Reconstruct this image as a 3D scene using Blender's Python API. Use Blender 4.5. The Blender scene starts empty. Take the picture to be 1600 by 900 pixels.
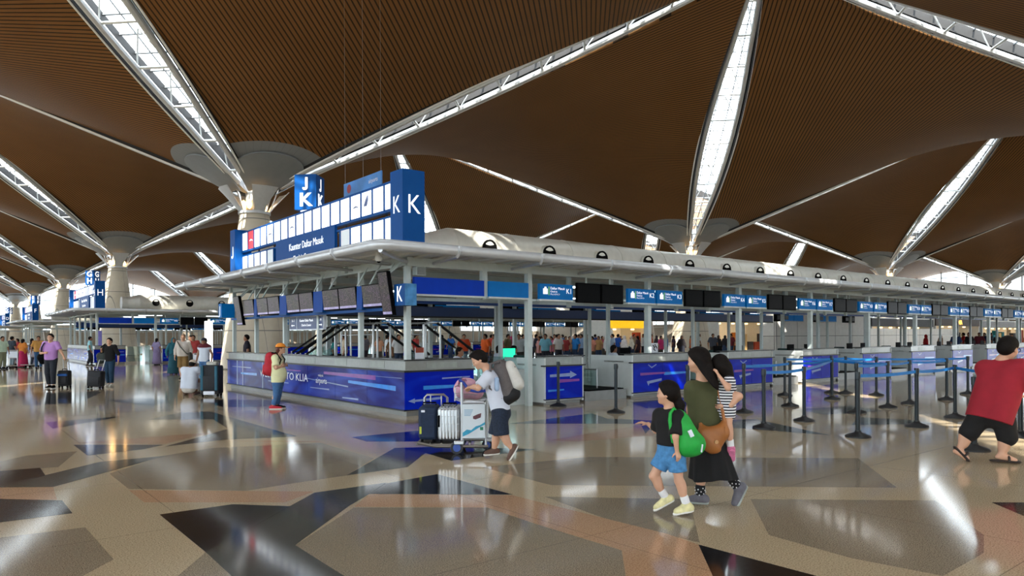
import bpy, bmesh, math, random
import numpy as np
from mathutils import Vector, Matrix
random.seed(7); rng = np.random.RandomState(5)
SC = bpy.context.scene; COL = SC.collection
PI = math.pi
# ---------------------------------------------------------------- camera, sky, sun, exposure
F, HZ, CAMH, YAW = 1120.0, 525.0, 1.6, math.radians(51.26)
FW = np.array([math.cos(YAW), math.sin(YAW)]); RT = np.array([math.sin(YAW), -math.cos(YAW)])
cam = bpy.data.cameras.new('camera'); camo = bpy.data.objects.new('camera', cam); COL.objects.link(camo)
cam.sensor_width = 36.0; cam.lens = 36.0*F/1600.0; cam.shift_y = (HZ-450.0)/1600.0; cam.clip_end = 1000; cam.clip_start = 0.05
camo.matrix_world = Matrix.Translation((0, 0, CAMH)) @ Matrix.Rotation(YAW-PI/2, 4, 'Z') @ Matrix.Rotation(PI/2, 4, 'X') @ Matrix.Rotation(math.radians(-0.24), 4, 'Z')
SC.camera = camo
SC.view_settings.view_transform = 'Standard'; SC.view_settings.look = 'None'; SC.view_settings.gamma = 1.0
SC.view_settings.use_curve_mapping = False; SC.view_settings.exposure = 1.0
W = bpy.data.worlds.new('sky'); SC.world = W; W.use_nodes = True
_bg = W.node_tree.nodes['Background']; _bg.inputs[0].default_value = (0.86, 0.94, 1.0, 1); _bg.inputs[1].default_value = 4.6
sun = bpy.data.lights.new('sun', 'SUN'); suno = bpy.data.objects.new('sun', sun); COL.objects.link(suno)
sun.energy = 9.0; sun.angle = math.radians(0.6); sun.color = (1.0, 0.93, 0.82)
suno.rotation_euler = Vector((0.42, 0.55, -0.72)).to_track_quat('-Z', 'Y').to_euler()
# ---------------------------------------------------------------- pixel helpers
def hz(px): return HZ - 0.0042*(px-800)
def G(px, py):
    D = CAMH*F/(py-hz(px)); l = (px-800)/F*D
    p = D*FW + l*RT
    return float(p[0]), float(p[1])
def depth(x, y): return x*FW[0]+y*FW[1]
def X_at(px, Y):
    r = (px-800)/F
    return (-RT[1]*Y + r*FW[1]*Y)/(RT[0]-r*FW[0])
def Y_at(px, X):
    r = (px-800)/F
    return (RT[0]*X - r*FW[0]*X)/(-RT[1]+r*FW[1])
def Z_at(px, py, x, y): return CAMH + (hz(px)-py)/F*depth(x, y)
# ---------------------------------------------------------------- materials
def lin(c): return tuple(((v/255)/12.92 if v/255 <= .04045 else ((v/255+.055)/1.055)**2.4) for v in c[:3])
MATS = {}
def mat(name, c, rough=.5, metal=0., var=.12, scale=6., emit=0., alpha=None, spec=.5, bump=0.):
    if name in MATS: return MATS[name]
    m = bpy.data.materials.new(name); m.use_nodes = True; nt = m.node_tree; b = nt.nodes['Principled BSDF']
    L = lin(c)
    b.inputs['Roughness'].default_value = rough; b.inputs['Metallic'].default_value = metal
    b.inputs['Specular IOR Level'].default_value = spec
    tc = nt.nodes.new('ShaderNodeTexCoord'); nz = nt.nodes.new('ShaderNodeTexNoise'); nz.inputs['Scale'].default_value = scale; nz.inputs['Detail'].default_value = 4
    nt.links.new(tc.outputs['Object'], nz.inputs['Vector'])
    rp = nt.nodes.new('ShaderNodeValToRGB'); nt.links.new(nz.outputs['Fac'], rp.inputs['Fac'])
    rp.color_ramp.elements[0].position = .3; rp.color_ramp.elements[1].position = .7
    rp.color_ramp.elements[0].color = tuple(v*(1-var) for v in L)+(1,); rp.color_ramp.elements[1].color = tuple(min(1, v*(1+var)) for v in L)+(1,)
    nt.links.new(rp.outputs[0], b.inputs['Base Color'])
    if emit:
        nt.links.new(rp.outputs[0], b.inputs['Emission Color']); b.inputs['Emission Strength'].default_value = emit
    if bump:
        bp = nt.nodes.new('ShaderNodeBump'); bp.inputs['Strength'].default_value = bump; nt.links.new(nz.outputs['Fac'], bp.inputs['Height']); nt.links.new(bp.outputs[0], b.inputs['Normal'])
    MATS[name] = m; return m
def nodes(m):
    nt = m.node_tree
    def N(t, **k):
        n = nt.nodes.new(t)
        for a, v in k.items(): setattr(n, a, v)
        return n
    def math_(op, a, b=None, clamp=False):
        n = N('ShaderNodeMath', operation=op, use_clamp=clamp)
        for i, v in enumerate((a, b)):
            if v is None: continue
            if isinstance(v, (int, float)): n.inputs[i].default_value = v
            else: nt.links.new(v, n.inputs[i])
        return n.outputs[0]
    def mix(f, a, b):
        n = N('ShaderNodeMix', data_type='RGBA')
        for i, v in ((0, f), (6, a), (7, b)):
            if isinstance(v, (int, float)): n.inputs[i].default_value = v
            elif isinstance(v, tuple): n.inputs[i].default_value = v+(1,)
            else: nt.links.new(v, n.inputs[i])
        return n.outputs[2]
    return nt, N, math_, mix
def granite(name, c1, c2, rough=.085, spk=90.):
    m = bpy.data.materials.new(name); m.use_nodes = True; nt, N, M, X = nodes(m); b = nt.nodes['Principled BSDF']
    tc = N('ShaderNodeTexCoord'); a = N('ShaderNodeTexNoise'); a.inputs['Scale'].default_value = spk; a.inputs['Detail'].default_value = 3; a.inputs['Roughness'].default_value = .7
    nt.links.new(tc.outputs['Object'], a.inputs['Vector'])
    rp = N('ShaderNodeValToRGB'); e = rp.color_ramp.elements; e[0].position = .38; e[1].position = .56
    e[0].color = lin(c1)+(1,); e[1].color = lin(c2)+(1,); nt.links.new(a.outputs['Fac'], rp.inputs['Fac'])
    l = N('ShaderNodeTexNoise'); l.inputs['Scale'].default_value = .45; nt.links.new(tc.outputs['Object'], l.inputs['Vector'])
    sx = N('ShaderNodeSeparateXYZ'); nt.links.new(tc.outputs['Object'], sx.inputs[0])
    j = None
    for o in (0, 1):
        fr = M('FRACT', M('ADD', M('MULTIPLY', sx.outputs[o], 1/2.4), 50.3)); g = M('LESS_THAN', fr, .0035)
        j = g if j is None else M('MAXIMUM', j, g)
    dark = X(M('MULTIPLY', l.outputs['Fac'], .35), rp.outputs[0], tuple(v*.75 for v in lin(c1)))
    nt.links.new(X(M('MULTIPLY', j, .45), dark, (.03, .028, .025)), b.inputs['Base Color'])
    rr = N('ShaderNodeMapRange'); rr.inputs[3].default_value = rough*.8; rr.inputs[4].default_value = rough*1.3; nt.links.new(l.outputs['Fac'], rr.inputs[0]); nt.links.new(rr.outputs[0], b.inputs['Roughness'])
    b.inputs['Specular IOR Level'].default_value = .6
    bn = N('ShaderNodeTexNoise'); bn.inputs['Scale'].default_value = 1.3; nt.links.new(tc.outputs['Object'], bn.inputs['Vector'])
    bp = N('ShaderNodeBump'); bp.inputs['Strength'].default_value = .012; bp.inputs['Distance'].default_value = .05; nt.links.new(bn.outputs['Fac'], bp.inputs['Height']); nt.links.new(bp.outputs[0], b.inputs['Normal'])
    return m
def glassmat(name, tint=(.95, 1., 1.), refl=.08, rough=.02):
    m = bpy.data.materials.new(name); m.use_nodes = True; nt, N, M, X = nodes(m)
    nt.nodes.remove(nt.nodes['Principled BSDF']); out = nt.nodes['Material Output']
    t = N('ShaderNodeBsdfTransparent'); t.inputs[0].default_value = tint+(1,); g = N('ShaderNodeBsdfGlossy'); g.inputs['Roughness'].default_value = rough
    s = N('ShaderNodeMixShader'); s.inputs[0].default_value = refl; nt.links.new(t.outputs[0], s.inputs[1]); nt.links.new(g.outputs[0], s.inputs[2]); nt.links.new(s.outputs[0], out.inputs['Surface'])
    return m
def stripes(name, c1, c2, pitch, duty=.5, axis=2, rough=.8, wob=0.):
    m = bpy.data.materials.new(name); m.use_nodes = True; nt, N, M, X = nodes(m); b = nt.nodes['Principled BSDF']
    tc = N('ShaderNodeTexCoord'); sx = N('ShaderNodeSeparateXYZ'); nt.links.new(tc.outputs['Object'], sx.inputs[0])
    v = sx.outputs[axis]
    if wob:
        nz = N('ShaderNodeTexNoise'); nz.inputs['Scale'].default_value = 9; nt.links.new(tc.outputs['Object'], nz.inputs['Vector']); v = M('ADD', v, M('MULTIPLY', nz.outputs['Fac'], wob))
    f = M('LESS_THAN', M('FRACT', M('ADD', M('DIVIDE', v, pitch), 100.)), duty)
    nt.links.new(X(f, lin(c1), lin(c2)), b.inputs['Base Color']); b.inputs['Roughness'].default_value = rough
    return m
def slatmat():
    m = bpy.data.materials.new('brown_slats'); m.use_nodes = True; nt, N, M, X = nodes(m); b = nt.nodes['Principled BSDF']
    tc = N('ShaderNodeTexCoord'); sx = N('ShaderNodeSeparateXYZ'); nt.links.new(tc.outputs['Object'], sx.inputs[0])
    x, y = sx.outputs[0], sx.outputs[1]
    f = M('LESS_THAN', M('FRACT', M('ADD', M('DIVIDE', M('ADD', x, y), 1.4142*.2), 500.)), .3)
    nz = N('ShaderNodeTexNoise'); nz.inputs['Scale'].default_value = .35; nt.links.new(tc.outputs['Object'], nz.inputs['Vector'])
    wood = X(nz.outputs['Fac'], lin((108, 74, 38)), lin((126, 89, 50)))
    br = X(f, wood, lin((46, 32, 18)))
    dx = M('SUBTRACT', M('ABSOLUTE', x), 18.); d = M('SQRT', M('ADD', M('MULTIPLY', dx, dx), M('MULTIPLY', y, y)))
    g = M('LESS_THAN', d, 3.9)
    ang = M('FRACT', M('MULTIPLY', M('ARCTAN2', y, dx), 10.)); seam = M('LESS_THAN', ang, .03)
    grey = X(seam, lin((128, 132, 136)), lin((106, 111, 115)))
    nt.links.new(X(g, br, grey), b.inputs['Base Color']); b.inputs['Roughness'].default_value = .6; b.inputs['Specular IOR Level'].default_value = .15
    return m
def screenmat():
    m = bpy.data.materials.new('flight_list_screen'); m.use_nodes = True; nt, N, M, X = nodes(m); b = nt.nodes['Principled BSDF']
    tc = N('ShaderNodeTexCoord'); sx = N('ShaderNodeSeparateXYZ'); nt.links.new(tc.outputs['Object'], sx.inputs[0])
    row = M('MULTIPLY', sx.outputs[2], 38.); on = M('LESS_THAN', M('FRACT', M('ADD', row, 100.)), .5)
    cb = N('ShaderNodeCombineXYZ'); nt.links.new(M('MULTIPLY', sx.outputs[1], 30.), cb.inputs[0]); nt.links.new(M('FLOOR', row), cb.inputs[1]); nt.links.new(M('MULTIPLY', sx.outputs[0], 30.), cb.inputs[2])
    nz = N('ShaderNodeTexNoise'); nz.inputs['Scale'].default_value = 1.; nt.links.new(cb.outputs[0], nz.inputs['Vector'])
    k = M('MULTIPLY', on, M('GREATER_THAN', nz.outputs['Fac'], .52))
    nz2 = N('ShaderNodeTexNoise'); nz2.inputs['Scale'].default_value = 4.; nt.links.new(tc.outputs['Object'], nz2.inputs['Vector'])
    rp = N('ShaderNodeValToRGB'); e = rp.color_ramp.elements; e[0].position = .35; e[1].position = .65; e[0].color = lin((126, 88, 122))+(1,); e[1].color = lin((112, 102, 64))+(1,)
    nt.links.new(nz2.outputs['Fac'], rp.inputs['Fac'])
    c = X(k, lin((34, 24, 20)), rp.outputs[0])
    b.inputs['Base Color'].default_value = (.01, .01, .012, 1); b.inputs['Roughness'].default_value = .3; b.inputs['Specular IOR Level'].default_value = .12
    nt.links.new(c, b.inputs['Emission Color']); b.inputs['Emission Strength'].default_value = .38
    return m
def printmat(name, base, a2, scale=.6, spec=.22):
    m = bpy.data.materials.new(name); m.use_nodes = True; nt, N, M, X = nodes(m); b = nt.nodes['Principled BSDF']
    tc = N('ShaderNodeTexCoord'); wv = N('ShaderNodeTexNoise'); wv.inputs['Scale'].default_value = scale; wv.inputs['Detail'].default_value = 2; wv.inputs['Distortion'].default_value = 1.5
    mp = N('ShaderNodeMapping'); mp.inputs['Scale'].default_value = (.7, .7, 3.); nt.links.new(tc.outputs['Object'], mp.inputs[0]); nt.links.new(mp.outputs[0], wv.inputs['Vector'])
    rp = N('ShaderNodeValToRGB'); e = rp.color_ramp.elements; e[0].position = .45; e[1].position = .72; e[0].color = lin(base)+(1,); e[1].color = lin(a2)+(1,)
    nt.links.new(wv.outputs['Fac'], rp.inputs['Fac']); nt.links.new(rp.outputs[0], b.inputs['Base Color']); b.inputs['Roughness'].default_value = .22; b.inputs['Specular IOR Level'].default_value = spec*.45
    return m
def tilemat(name, c, sx_, sz_, line=(120, 118, 112), rough=.45):
    m = bpy.data.materials.new(name); m.use_nodes = True; nt, N, M, X = nodes(m); b = nt.nodes['Principled BSDF']
    tc = N('ShaderNodeTexCoord'); s = N('ShaderNodeSeparateXYZ'); nt.links.new(tc.outputs['Object'], s.inputs[0])
    a = M('LESS_THAN', M('FRACT', M('ADD', M('DIVIDE', M('ADD', s.outputs[0], s.outputs[1]), sx_), 60.37)), .02)
    c2 = M('LESS_THAN', M('FRACT', M('ADD', M('DIVIDE', s.outputs[2], sz_), 60.)), .025)
    nz = N('ShaderNodeTexNoise'); nz.inputs['Scale'].default_value = 3.; nt.links.new(tc.outputs['Object'], nz.inputs['Vector'])
    L = lin(c); base = X(nz.outputs['Fac'], tuple(v*.88 for v in L), tuple(min(1, v*1.1) for v in L))
    nt.links.new(X(M('MAXIMUM', a, c2), base, lin(line)), b.inputs['Base Color']); b.inputs['Roughness'].default_value = rough
    return m
STEEL = mat('brushed_steel', (190, 192, 194), .3, .9, .06)
POST = mat('painted_grey_post', (196, 208, 208), .4, 0, .05)
WHITEP = mat('white_paint', (226, 228, 226), .45, 0, .04)
CANM = mat('canopy_sheet', (214, 214, 208), .35, .35, .05, 2)
GUTM = mat('gutter_grey', (196, 200, 204), .3, .3, .04)
DUCTM = mat('duct_paint', (208, 206, 196), .38, .25, .05)
DARK = mat('dark_metal', (26, 27, 30), .45, .2, .1)
BLACKP = mat('black_plastic', (10, 10, 12), .6, 0, .1, spec=.04)
SIGNB = mat('sign_blue', (0, 72, 140), .5, 0, .04, spec=.15)
SIGNB2 = mat('fascia_blue', (0, 60, 190), .5, 0, .05, spec=.15)
SIGNB3 = mat('counter_sign_blue', (0, 100, 170), .5, 0, .05, emit=.1, spec=.15)
LIT = mat('lit_white_panel', (244, 248, 255), .4, 0, .02, emit=.62)
LITG = mat('dim_white_panel', (205, 212, 216), .4, 0, .03, emit=.15)
LITR = mat('lit_red_panel', (215, 40, 50), .4, 0, .03, emit=.8)
WHITEL = mat('white_lettering', (240, 244, 248), .5, 0, .01, emit=.4)
WHITED = mat('white_print', (222, 228, 240), .4, 0, .03)
GREENL = mat('green_bar', (120, 190, 70), .5, 0, .03, emit=.3)
LAMPM = mat('warm_lamp', (255, 196, 120), .4, 0, .03, emit=7.)
LEDGE = mat('brushed_ledge', (140, 142, 140), .35, .6, .06, 14)
WORKT = mat('dark_worktop', (34, 36, 38), .25, 0, .1)
CNTW = mat('counter_white', (206, 212, 212), .35, 0, .04)
PRINTJ = printmat('blue_print', (6, 14, 112), (44, 70, 176))
PRINTK = printmat('deep_blue_print', (0, 26, 170), (4, 50, 205))
CYAN = mat('cyan_streak', (30, 130, 225), .2, 0, .1); MAG = mat('magenta_streak', (120, 40, 150), .2, 0, .1); PALE = mat('pale_streak', (130, 150, 200), .2, 0, .1)
SCREEN = screenmat(); SLAT = slatmat()
STONE = tilemat('stone_cladding', (198, 188, 168), 1.1, 1.9)
WPANEL = tilemat('white_wall_panel', (236, 234, 228), 2.6, 1.5)
GLASS = glassmat('clear_glass', (.5, .53, .54)); GLASSP = glassmat('counter_glass', (.8, .93, .92), .15)
BELT = mat('blue_belt', (18, 120, 200), .55, 0, .1); STAN = mat('stanchion_black', (20, 30, 36), .35, .3, .1)
# ---------------------------------------------------------------- mesh helpers
class MB:
    def __init__(s): s.v = []; s.f = []
    def add(s, vs, fs):
        n = len(s.v); s.v += [tuple(map(float, p)) for p in vs]; s.f += [tuple(i+n for i in q) for q in fs]; return s
    def box(s, c, d, R=None):
        vs = []
        for z in (-1, 1):
            for x, y in ((-1, -1), (1, -1), (1, 1), (-1, 1)):
                p = Vector((x*d[0]/2, y*d[1]/2, z*d[2]/2)); p = R @ p if R else p; vs.append(p+Vector(c))
        return s.add(vs, [(3, 2, 1, 0), (4, 5, 6, 7), (0, 1, 5, 4), (1, 2, 6, 5), (2, 3, 7, 6), (3, 0, 4, 7)])
    def bx(s, x0, x1, y0, y1, z0, z1): return s.box(((x0+x1)/2, (y0+y1)/2, (z0+z1)/2), (x1-x0, y1-y0, z1-z0))
    def rbox(s, c, d, r=.02, R=None, seg=2):
        bm = bmesh.new(); bmesh.ops.create_cube(bm, size=1.0)
        for v in bm.verts: v.co = Vector((v.co.x*d[0], v.co.y*d[1], v.co.z*d[2]))
        bmesh.ops.bevel(bm, geom=list(bm.edges), offset=min(r, min(d)*.49), segments=seg, affect='EDGES', profile=.5)
        bm.verts.ensure_lookup_table()
        s.add([(R @ v.co if R else v.co)+Vector(c) for v in bm.verts], [[v.index for v in f.verts] for f in bm.faces]); bm.free(); return s
    def cyl(s, a, b, r0, r1=None, n=10, caps=True):
        a, b = Vector(a), Vector(b); r1 = r0 if r1 is None else r1
        d = (b-a).normalized(); u = d.orthogonal().normalized(); w = d.cross(u)
        vs = []
        for c, r in ((a, r0), (b, r1)):
            for i in range(n):
                t = 2*PI*i/n; vs.append(c+u*math.cos(t)*r+w*math.sin(t)*r)
        fs = [(i, (i+1) % n, n+(i+1) % n, n+i) for i in range(n)]
        if caps: fs += [tuple(reversed(range(n))), tuple(range(n, 2*n))]
        return s.add(vs, fs)
    def tube(s, pts, r, n=8, closed=False):
        P = [Vector(p) for p in pts]; m = len(P); rings = []; prev = None
        for i, p in enumerate(P):
            q0 = P[(i-1) % m] if (closed or i > 0) else P[i]; q1 = P[(i+1) % m] if (closed or i < m-1) else P[i]
            d = (q1-q0).normalized()
            if prev is None: u = d.orthogonal().normalized()
            else:
                u = prev-d*prev.dot(d); u = u.normalized() if u.length > 1e-6 else d.orthogonal().normalized()
            prev = u; w = d.cross(u); rr = r[i] if isinstance(r, (list, tuple)) else r
            rings.append([p+u*math.cos(2*PI*k/n)*rr+w*math.sin(2*PI*k/n)*rr for k in range(n)])
        vs = [v for R_ in rings for v in R_]; fs = []
        for i in range(m if closed else m-1):
            j = (i+1) % m
            for k in range(n): fs.append((i*n+k, i*n+(k+1) % n, j*n+(k+1) % n, j*n+k))
        if not closed: fs += [tuple(reversed(range(n))), tuple(range((m-1)*n, m*n))]
        return s.add(vs, fs)
    def lathe(s, prof, c=(0, 0, 0), n=20):
        vs = []; m = len(prof)
        for r, z in prof:
            for k in range(n): vs.append((c[0]+r*math.cos(2*PI*k/n), c[1]+r*math.sin(2*PI*k/n), c[2]+z))
        fs = [(i*n+k, i*n+(k+1) % n, (i+1)*n+(k+1) % n, (i+1)*n+k) for i in range(m-1) for k in range(n)]
        fs += [tuple(reversed(range(n))), tuple(range((m-1)*n, m*n))]
        return s.add(vs, fs)
    def sph(s, c, r, n=10, R=None):
        r = (r, r, r) if isinstance(r, (int, float)) else r; vs = []; m = n//2+1
        for i in range(m):
            t = PI*i/(m-1); t = min(max(t, .02), PI-.02)
            for k in range(n):
                p = Vector((r[0]*math.sin(t)*math.cos(2*PI*k/n), r[1]*math.sin(t)*math.sin(2*PI*k/n), r[2]*math.cos(t)))
                vs.append((R @ p if R else p)+Vector(c))
        fs = [(i*n+k, (i+1)*n+k, (i+1)*n+(k+1) % n, i*n+(k+1) % n) for i in range(m-1) for k in range(n)]
        fs += [tuple(range(n)), tuple(reversed(range((m-1)*n, m*n)))]
        return s.add(vs, fs)
    def prism(s, poly, h0, h1, axes='xyz'):
        def mk(p, h):
            d = dict(zip(axes, (p[0], p[1], h))); return (d['x'], d['y'], d['z'])
        n = len(poly); vs = [mk(p, h0) for p in poly]+[mk(p, h1) for p in poly]
        return s.add(vs, [tuple(reversed(range(n))), tuple(range(n, 2*n))]+[(i, (i+1) % n, n+(i+1) % n, n+i) for i in range(n)])
    def build(s, name, m, parent=None, local=False, smooth=False):
        vs = s.v
        if parent is not None and not local:
            L = WL[parent.name]; vs = [(p[0]-L[0], p[1]-L[1], p[2]-L[2]) for p in vs]
        me = bpy.data.meshes.new(name); me.from_pydata(vs, [], s.f); me.update()
        bm = bmesh.new(); bm.from_mesh(me); bmesh.ops.recalc_face_normals(bm, faces=bm.faces); bm.to_mesh(me); bm.free()
        return mkobj(name, me, m, parent, smooth)
WL = {}
def mkobj(name, me, m, parent=None, smooth=False):
    o = bpy.data.objects.new(name, me); COL.objects.link(o)
    if m is not None and not me.materials: me.materials.append(m)
    if smooth:
        me.polygons.foreach_set('use_smooth', [True]*len(me.polygons))
        if smooth != 'full':
            try: me.set_sharp_from_angle(angle=math.radians(40))
            except Exception: pass
    if parent is not None:
        o.parent = parent; q = WL.get(parent.name, (0, 0, 0)); WL[o.name] = q
    else: WL[o.name] = (0, 0, 0)
    return o
def thing(name, label, cat, loc=(0, 0, 0), rotz=0., group=None):
    o = bpy.data.objects.new(name, None); COL.objects.link(o); o.empty_display_size = .2
    o.location = loc; o.rotation_euler = (0, 0, rotz); WL[o.name] = tuple(loc)
    return tag(o, label, cat, group)
def tag(o, label, cat, group=None):
    o['label'] = label; o['category'] = cat
    if group: o['group'] = group
    return o
def struct(o, label=None):
    o['kind'] = 'structure'
    if label: o['label'] = label
    return o
def copy_tree(o, parent=None, off=None, rotz=None, label=None):
    c = o.copy(); COL.objects.link(c); c.parent = parent
    WL[c.name] = WL.get(o.name, (0, 0, 0))
    if parent is None:
        if off is not None: c.location = Vector(off)
        if rotz is not None: c.rotation_euler = (0, 0, rotz)
        WL[c.name] = tuple(c.location)
        if label: c['label'] = label
    for ch in list(o.children): copy_tree(ch, c)
    return c
TXT = {}
def text(s, size, m, parent, pos, xdir, updir=(0, 0, 1), name='lettering', align='CENTER', depth_=.004, sx=1.0, local=False, bold=0.):
    """flat lettering, its baseline running along xdir"""
    key = (s, align, sx, bold)
    if key not in TXT:
        cu = bpy.data.curves.new('t', 'FONT'); cu.body = s; cu.align_x = align; cu.align_y = 'CENTER'; cu.extrude = .004; cu.resolution_u = 3; cu.offset = bold
        to = bpy.data.objects.new('t', cu); COL.objects.link(to); bpy.context.view_layer.update()
        me = bpy.data.meshes.new_from_object(to.evaluated_get(bpy.context.evaluated_depsgraph_get()))
        bpy.data.objects.remove(to); TXT[key] = ([tuple(v.co) for v in me.vertices], [tuple(p.vertices) for p in me.polygons]); bpy.data.meshes.remove(me)
    vs, fs = TXT[key]
    xd = Vector(xdir).normalized(); up = Vector(updir).normalized(); nd = xd.cross(up)
    P = Vector(pos); b = MB(); b.add([P+xd*v[0]*size*sx+up*v[1]*size+nd*(v[2]*depth_/.004) for v in vs], fs)
    return b.build(name, m, parent, local)
# ---------------------------------------------------------------- floor
S = 36.0; AX, AY = 12.8, 37.15
FM = [granite('tan_granite', (150, 132, 104), (218, 198, 164)), granite('grey_brown_granite', (88, 79, 65), (184, 168, 143), spk=120), granite('pink_granite', (160, 122, 92), (214, 174, 138)),
      granite('dark_granite', (58, 58, 54), (82, 82, 76)), granite('black_granite', (22, 22, 24), (40, 39, 40))]
POLYS = [
 (1, .0006, [(170, 740), (256, 712), (332, 700), (500, 692), (584, 716), (540, 743), (452, 756), (384, 767), (200, 764)]),
 (1, .0006, [(552, 793), (760, 793), (840, 820), (970, 860), (976, 899), (976, 960), (560, 960), (536, 900), (460, 852)]),
 (1, .0006, [(0, 840), (132, 824), (176, 874), (128, 900), (60, 960), (-120, 960)]), (1, .0006, [(276, 900), (320, 863), (360, 900), (400, 960), (190, 960)]),
 (1, .0006, [(752, 730), (920, 714), (1340, 716), (1400, 762), (860, 758)]),
 (1, .0006, [(1172, 780), (1460, 782), (1536, 836), (1536, 864), (1472, 900), (1328, 872), (1200, 836)]),
 (1, .0006, [(850, 776), (1076, 780), (1092, 848), (960, 816)]),
 (1, .0006, [(40, 712), (120, 705), (90, 730), (0, 735), (-60, 735)]),
 (2, .0009, [(200, 766), (490, 768), (444, 785), (224, 785)]), (2, .0009, [(-40, 760), (82, 761), (88, 781), (-40, 781)]),
 (2, .0009, [(576, 772), (800, 774), (1040, 834), (1090, 851), (1112, 900), (1130, 960), (976, 960), (976, 899), (970, 860), (840, 820), (760, 793), (552, 792)]),
 (2, .0009, [(330, 689), (496, 689), (584, 714), (500, 691)]), (2, .0009, [(856, 688), (1000, 664), (1024, 680), (900, 690)]),
 (2, .0009, [(112, 692), (270, 680), (330, 676), (256, 694)]),
 (4, .0012, [(248, 804), (362, 788), (452, 791), (320, 863)]),
 (3, .0012, [(320, 863), (490, 770), (544, 791), (460, 852), (536, 900), (570, 960), (420, 960), (360, 900)]),
 (3, .0015, [(490, 770), (604, 754), (576, 772), (544, 791)]),
 (4, .0015, [(600, 756), (682, 741), (800, 773), (576, 772)]),
 (3, .0012, [(540, 743), (616, 700), (664, 708), (636, 730)]), (4, .0015, [(616, 700), (700, 698), (838, 702), (704, 720), (664, 708)]),
 (4, .0012, [(548, 683), (652, 673), (700, 680), (680, 690), (572, 690)]),
 (3, .0012, [(230, 656), (280, 645), (328, 643), (464, 682), (352, 687), (256, 698), (300, 686), (356, 670), (332, 655)]),
 (4, .0012, [(114, 695), (256, 695), (224, 702), (136, 712)]), (3, .0012, [(0, 759), (68, 743), (154, 722), (260, 712), (82, 761), (-30, 762)]),
 (4, .0012, [(-30, 738), (62, 731), (70, 743), (0, 759), (-30, 759)]), (4, .0012, [(-30, 779), (96, 782), (112, 802), (-30, 820)]),
 (4, .0012, [(70, 660), (196, 650), (82, 670)]), (3, .0012, [(16, 614), (160, 612), (124, 630), (38, 633)]), (3, .0012, [(160, 626), (224, 622), (266, 626), (240, 634)]),
 (4, .0012, [(302, 624), (476, 626), (400, 636), (348, 636)]),
 (4, .0012, [(1090, 851), (1274, 900), (1460, 960), (1140, 960), (1112, 900)]),
 (3, .0012, [(794, 662), (924, 646), (948, 654), (1040, 658), (1180, 655), (1296, 680), (1140, 668), (1020, 664), (1008, 678), (1000, 662)]),
 (3, .0012, [(1340, 652), (1420, 656), (1460, 662), (1330, 664)]), (3, .0012, [(1548, 785), (1700, 786), (1700, 820), (1600, 807)]),
 (3, .0012, [(980, 628), (1080, 622), (1130, 632), (1010, 638)]), (3, .0012, [(1240, 640), (1330, 634), (1380, 642), (1290, 648)]),  # first dark polygon paints in what is mostly a bluish reflection on the floor
]
fme = bpy.data.meshes.new('floor'); _v = [(-70, -60, 0), (158, -60, 0), (158, 182, 0), (-70, 182, 0)]; _f = [(0, 1, 2, 3)]; _mi = [0]
for mi, z, P in POLYS:
    n = len(_v)
    for p in P:
        g = G(*p); _v.append((g[0], g[1], z))
    _f.append(tuple(range(n, n+len(P)))); _mi.append(mi)
fme.from_pydata(_v, [], _f)
for m in FM: fme.materials.append(m)
fme.polygons.foreach_set('material_index', _mi)
bm = bmesh.new(); bm.from_mesh(fme)
for f in bm.faces:
    if f.normal.z < 0: f.normal_flip()
bm.to_mesh(fme); bm.free()
floor = mkobj('floor', fme, None); struct(floor, 'polished terrazzo floor with angular dark and pink inlays')
# ---------------------------------------------------------------- roof shells, skylight strips, columns
ZA, RH = 8.75, 10.6; EDGE = S/math.sqrt(2)
def halfw(s): return .12+1.08*max(0., math.sin(PI*min(1, max(0, s))))**.8
def shellz(a, b): return ZA+RH*(a+b-2*a*b)
def make_shell():
    n = 36; vs = []; fs = []
    for top in (0, 1):
        for i in range(n+1):
            for j in range(n+1):
                a0, b0 = i/n, j/n
                wb = halfw(b0)/EDGE; wa = halfw(a0)/EDGE
                a = wb+(1-2*wb)*a0; b = wa+(1-2*wa)*b0
                vs.append((-18+18*(a+b), 18*(b-a), shellz(a, b)+top*.35))
    N = (n+1)**2; g = lambda t, i, j: t*N+i*(n+1)+j
    for i in range(n):
        for j in range(n):
            fs.append((g(0, i, j), g(0, i, j+1), g(0, i+1, j+1), g(0, i+1, j))); fs.append((g(1, i, j), g(1, i+1, j), g(1, i+1, j+1), g(1, i, j+1)))
    for i in range(n):
        for (p, q) in (((i, 0), (i+1, 0)), ((i+1, n), (i, n)), ((0, i+1), (0, i)), ((n, i), (n, i+1))):
            fs.append((g(0, *p), g(0, *q), g(1, *q), g(1, *p)))
    b = MB(); b.v = vs; b.f = fs
    return b.build('ceiling', SLAT, smooth=True)
sh0 = make_shell(); struct(sh0); first = True
def place_shell(x, y, rz):
    global first
    o = sh0
    if not first: o = sh0.copy(); COL.objects.link(o)
    first = False; o.location = (x, y, 0); o.rotation_euler = (0, 0, rz)
COLX = [AX+S*i for i in range(-1, 5)]; COLY = [AY+S*j for j in range(-2, 5)]
for y in COLY:
    for x in COLX[:-1]: place_shell(x+S/2, y, 0)
for x in COLX:
    for y in COLY[:-1]: place_shell(x, y+S/2, PI/2)
SKYF = mat('skylight_frame', (196, 200, 200), .45, .2, .06); FASC = mat('dark_fascia_and_gap', (20, 20, 22), .7, 0, .1); SKG = glassmat('skylight_glass', (.97, .99, 1.), .06)
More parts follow.
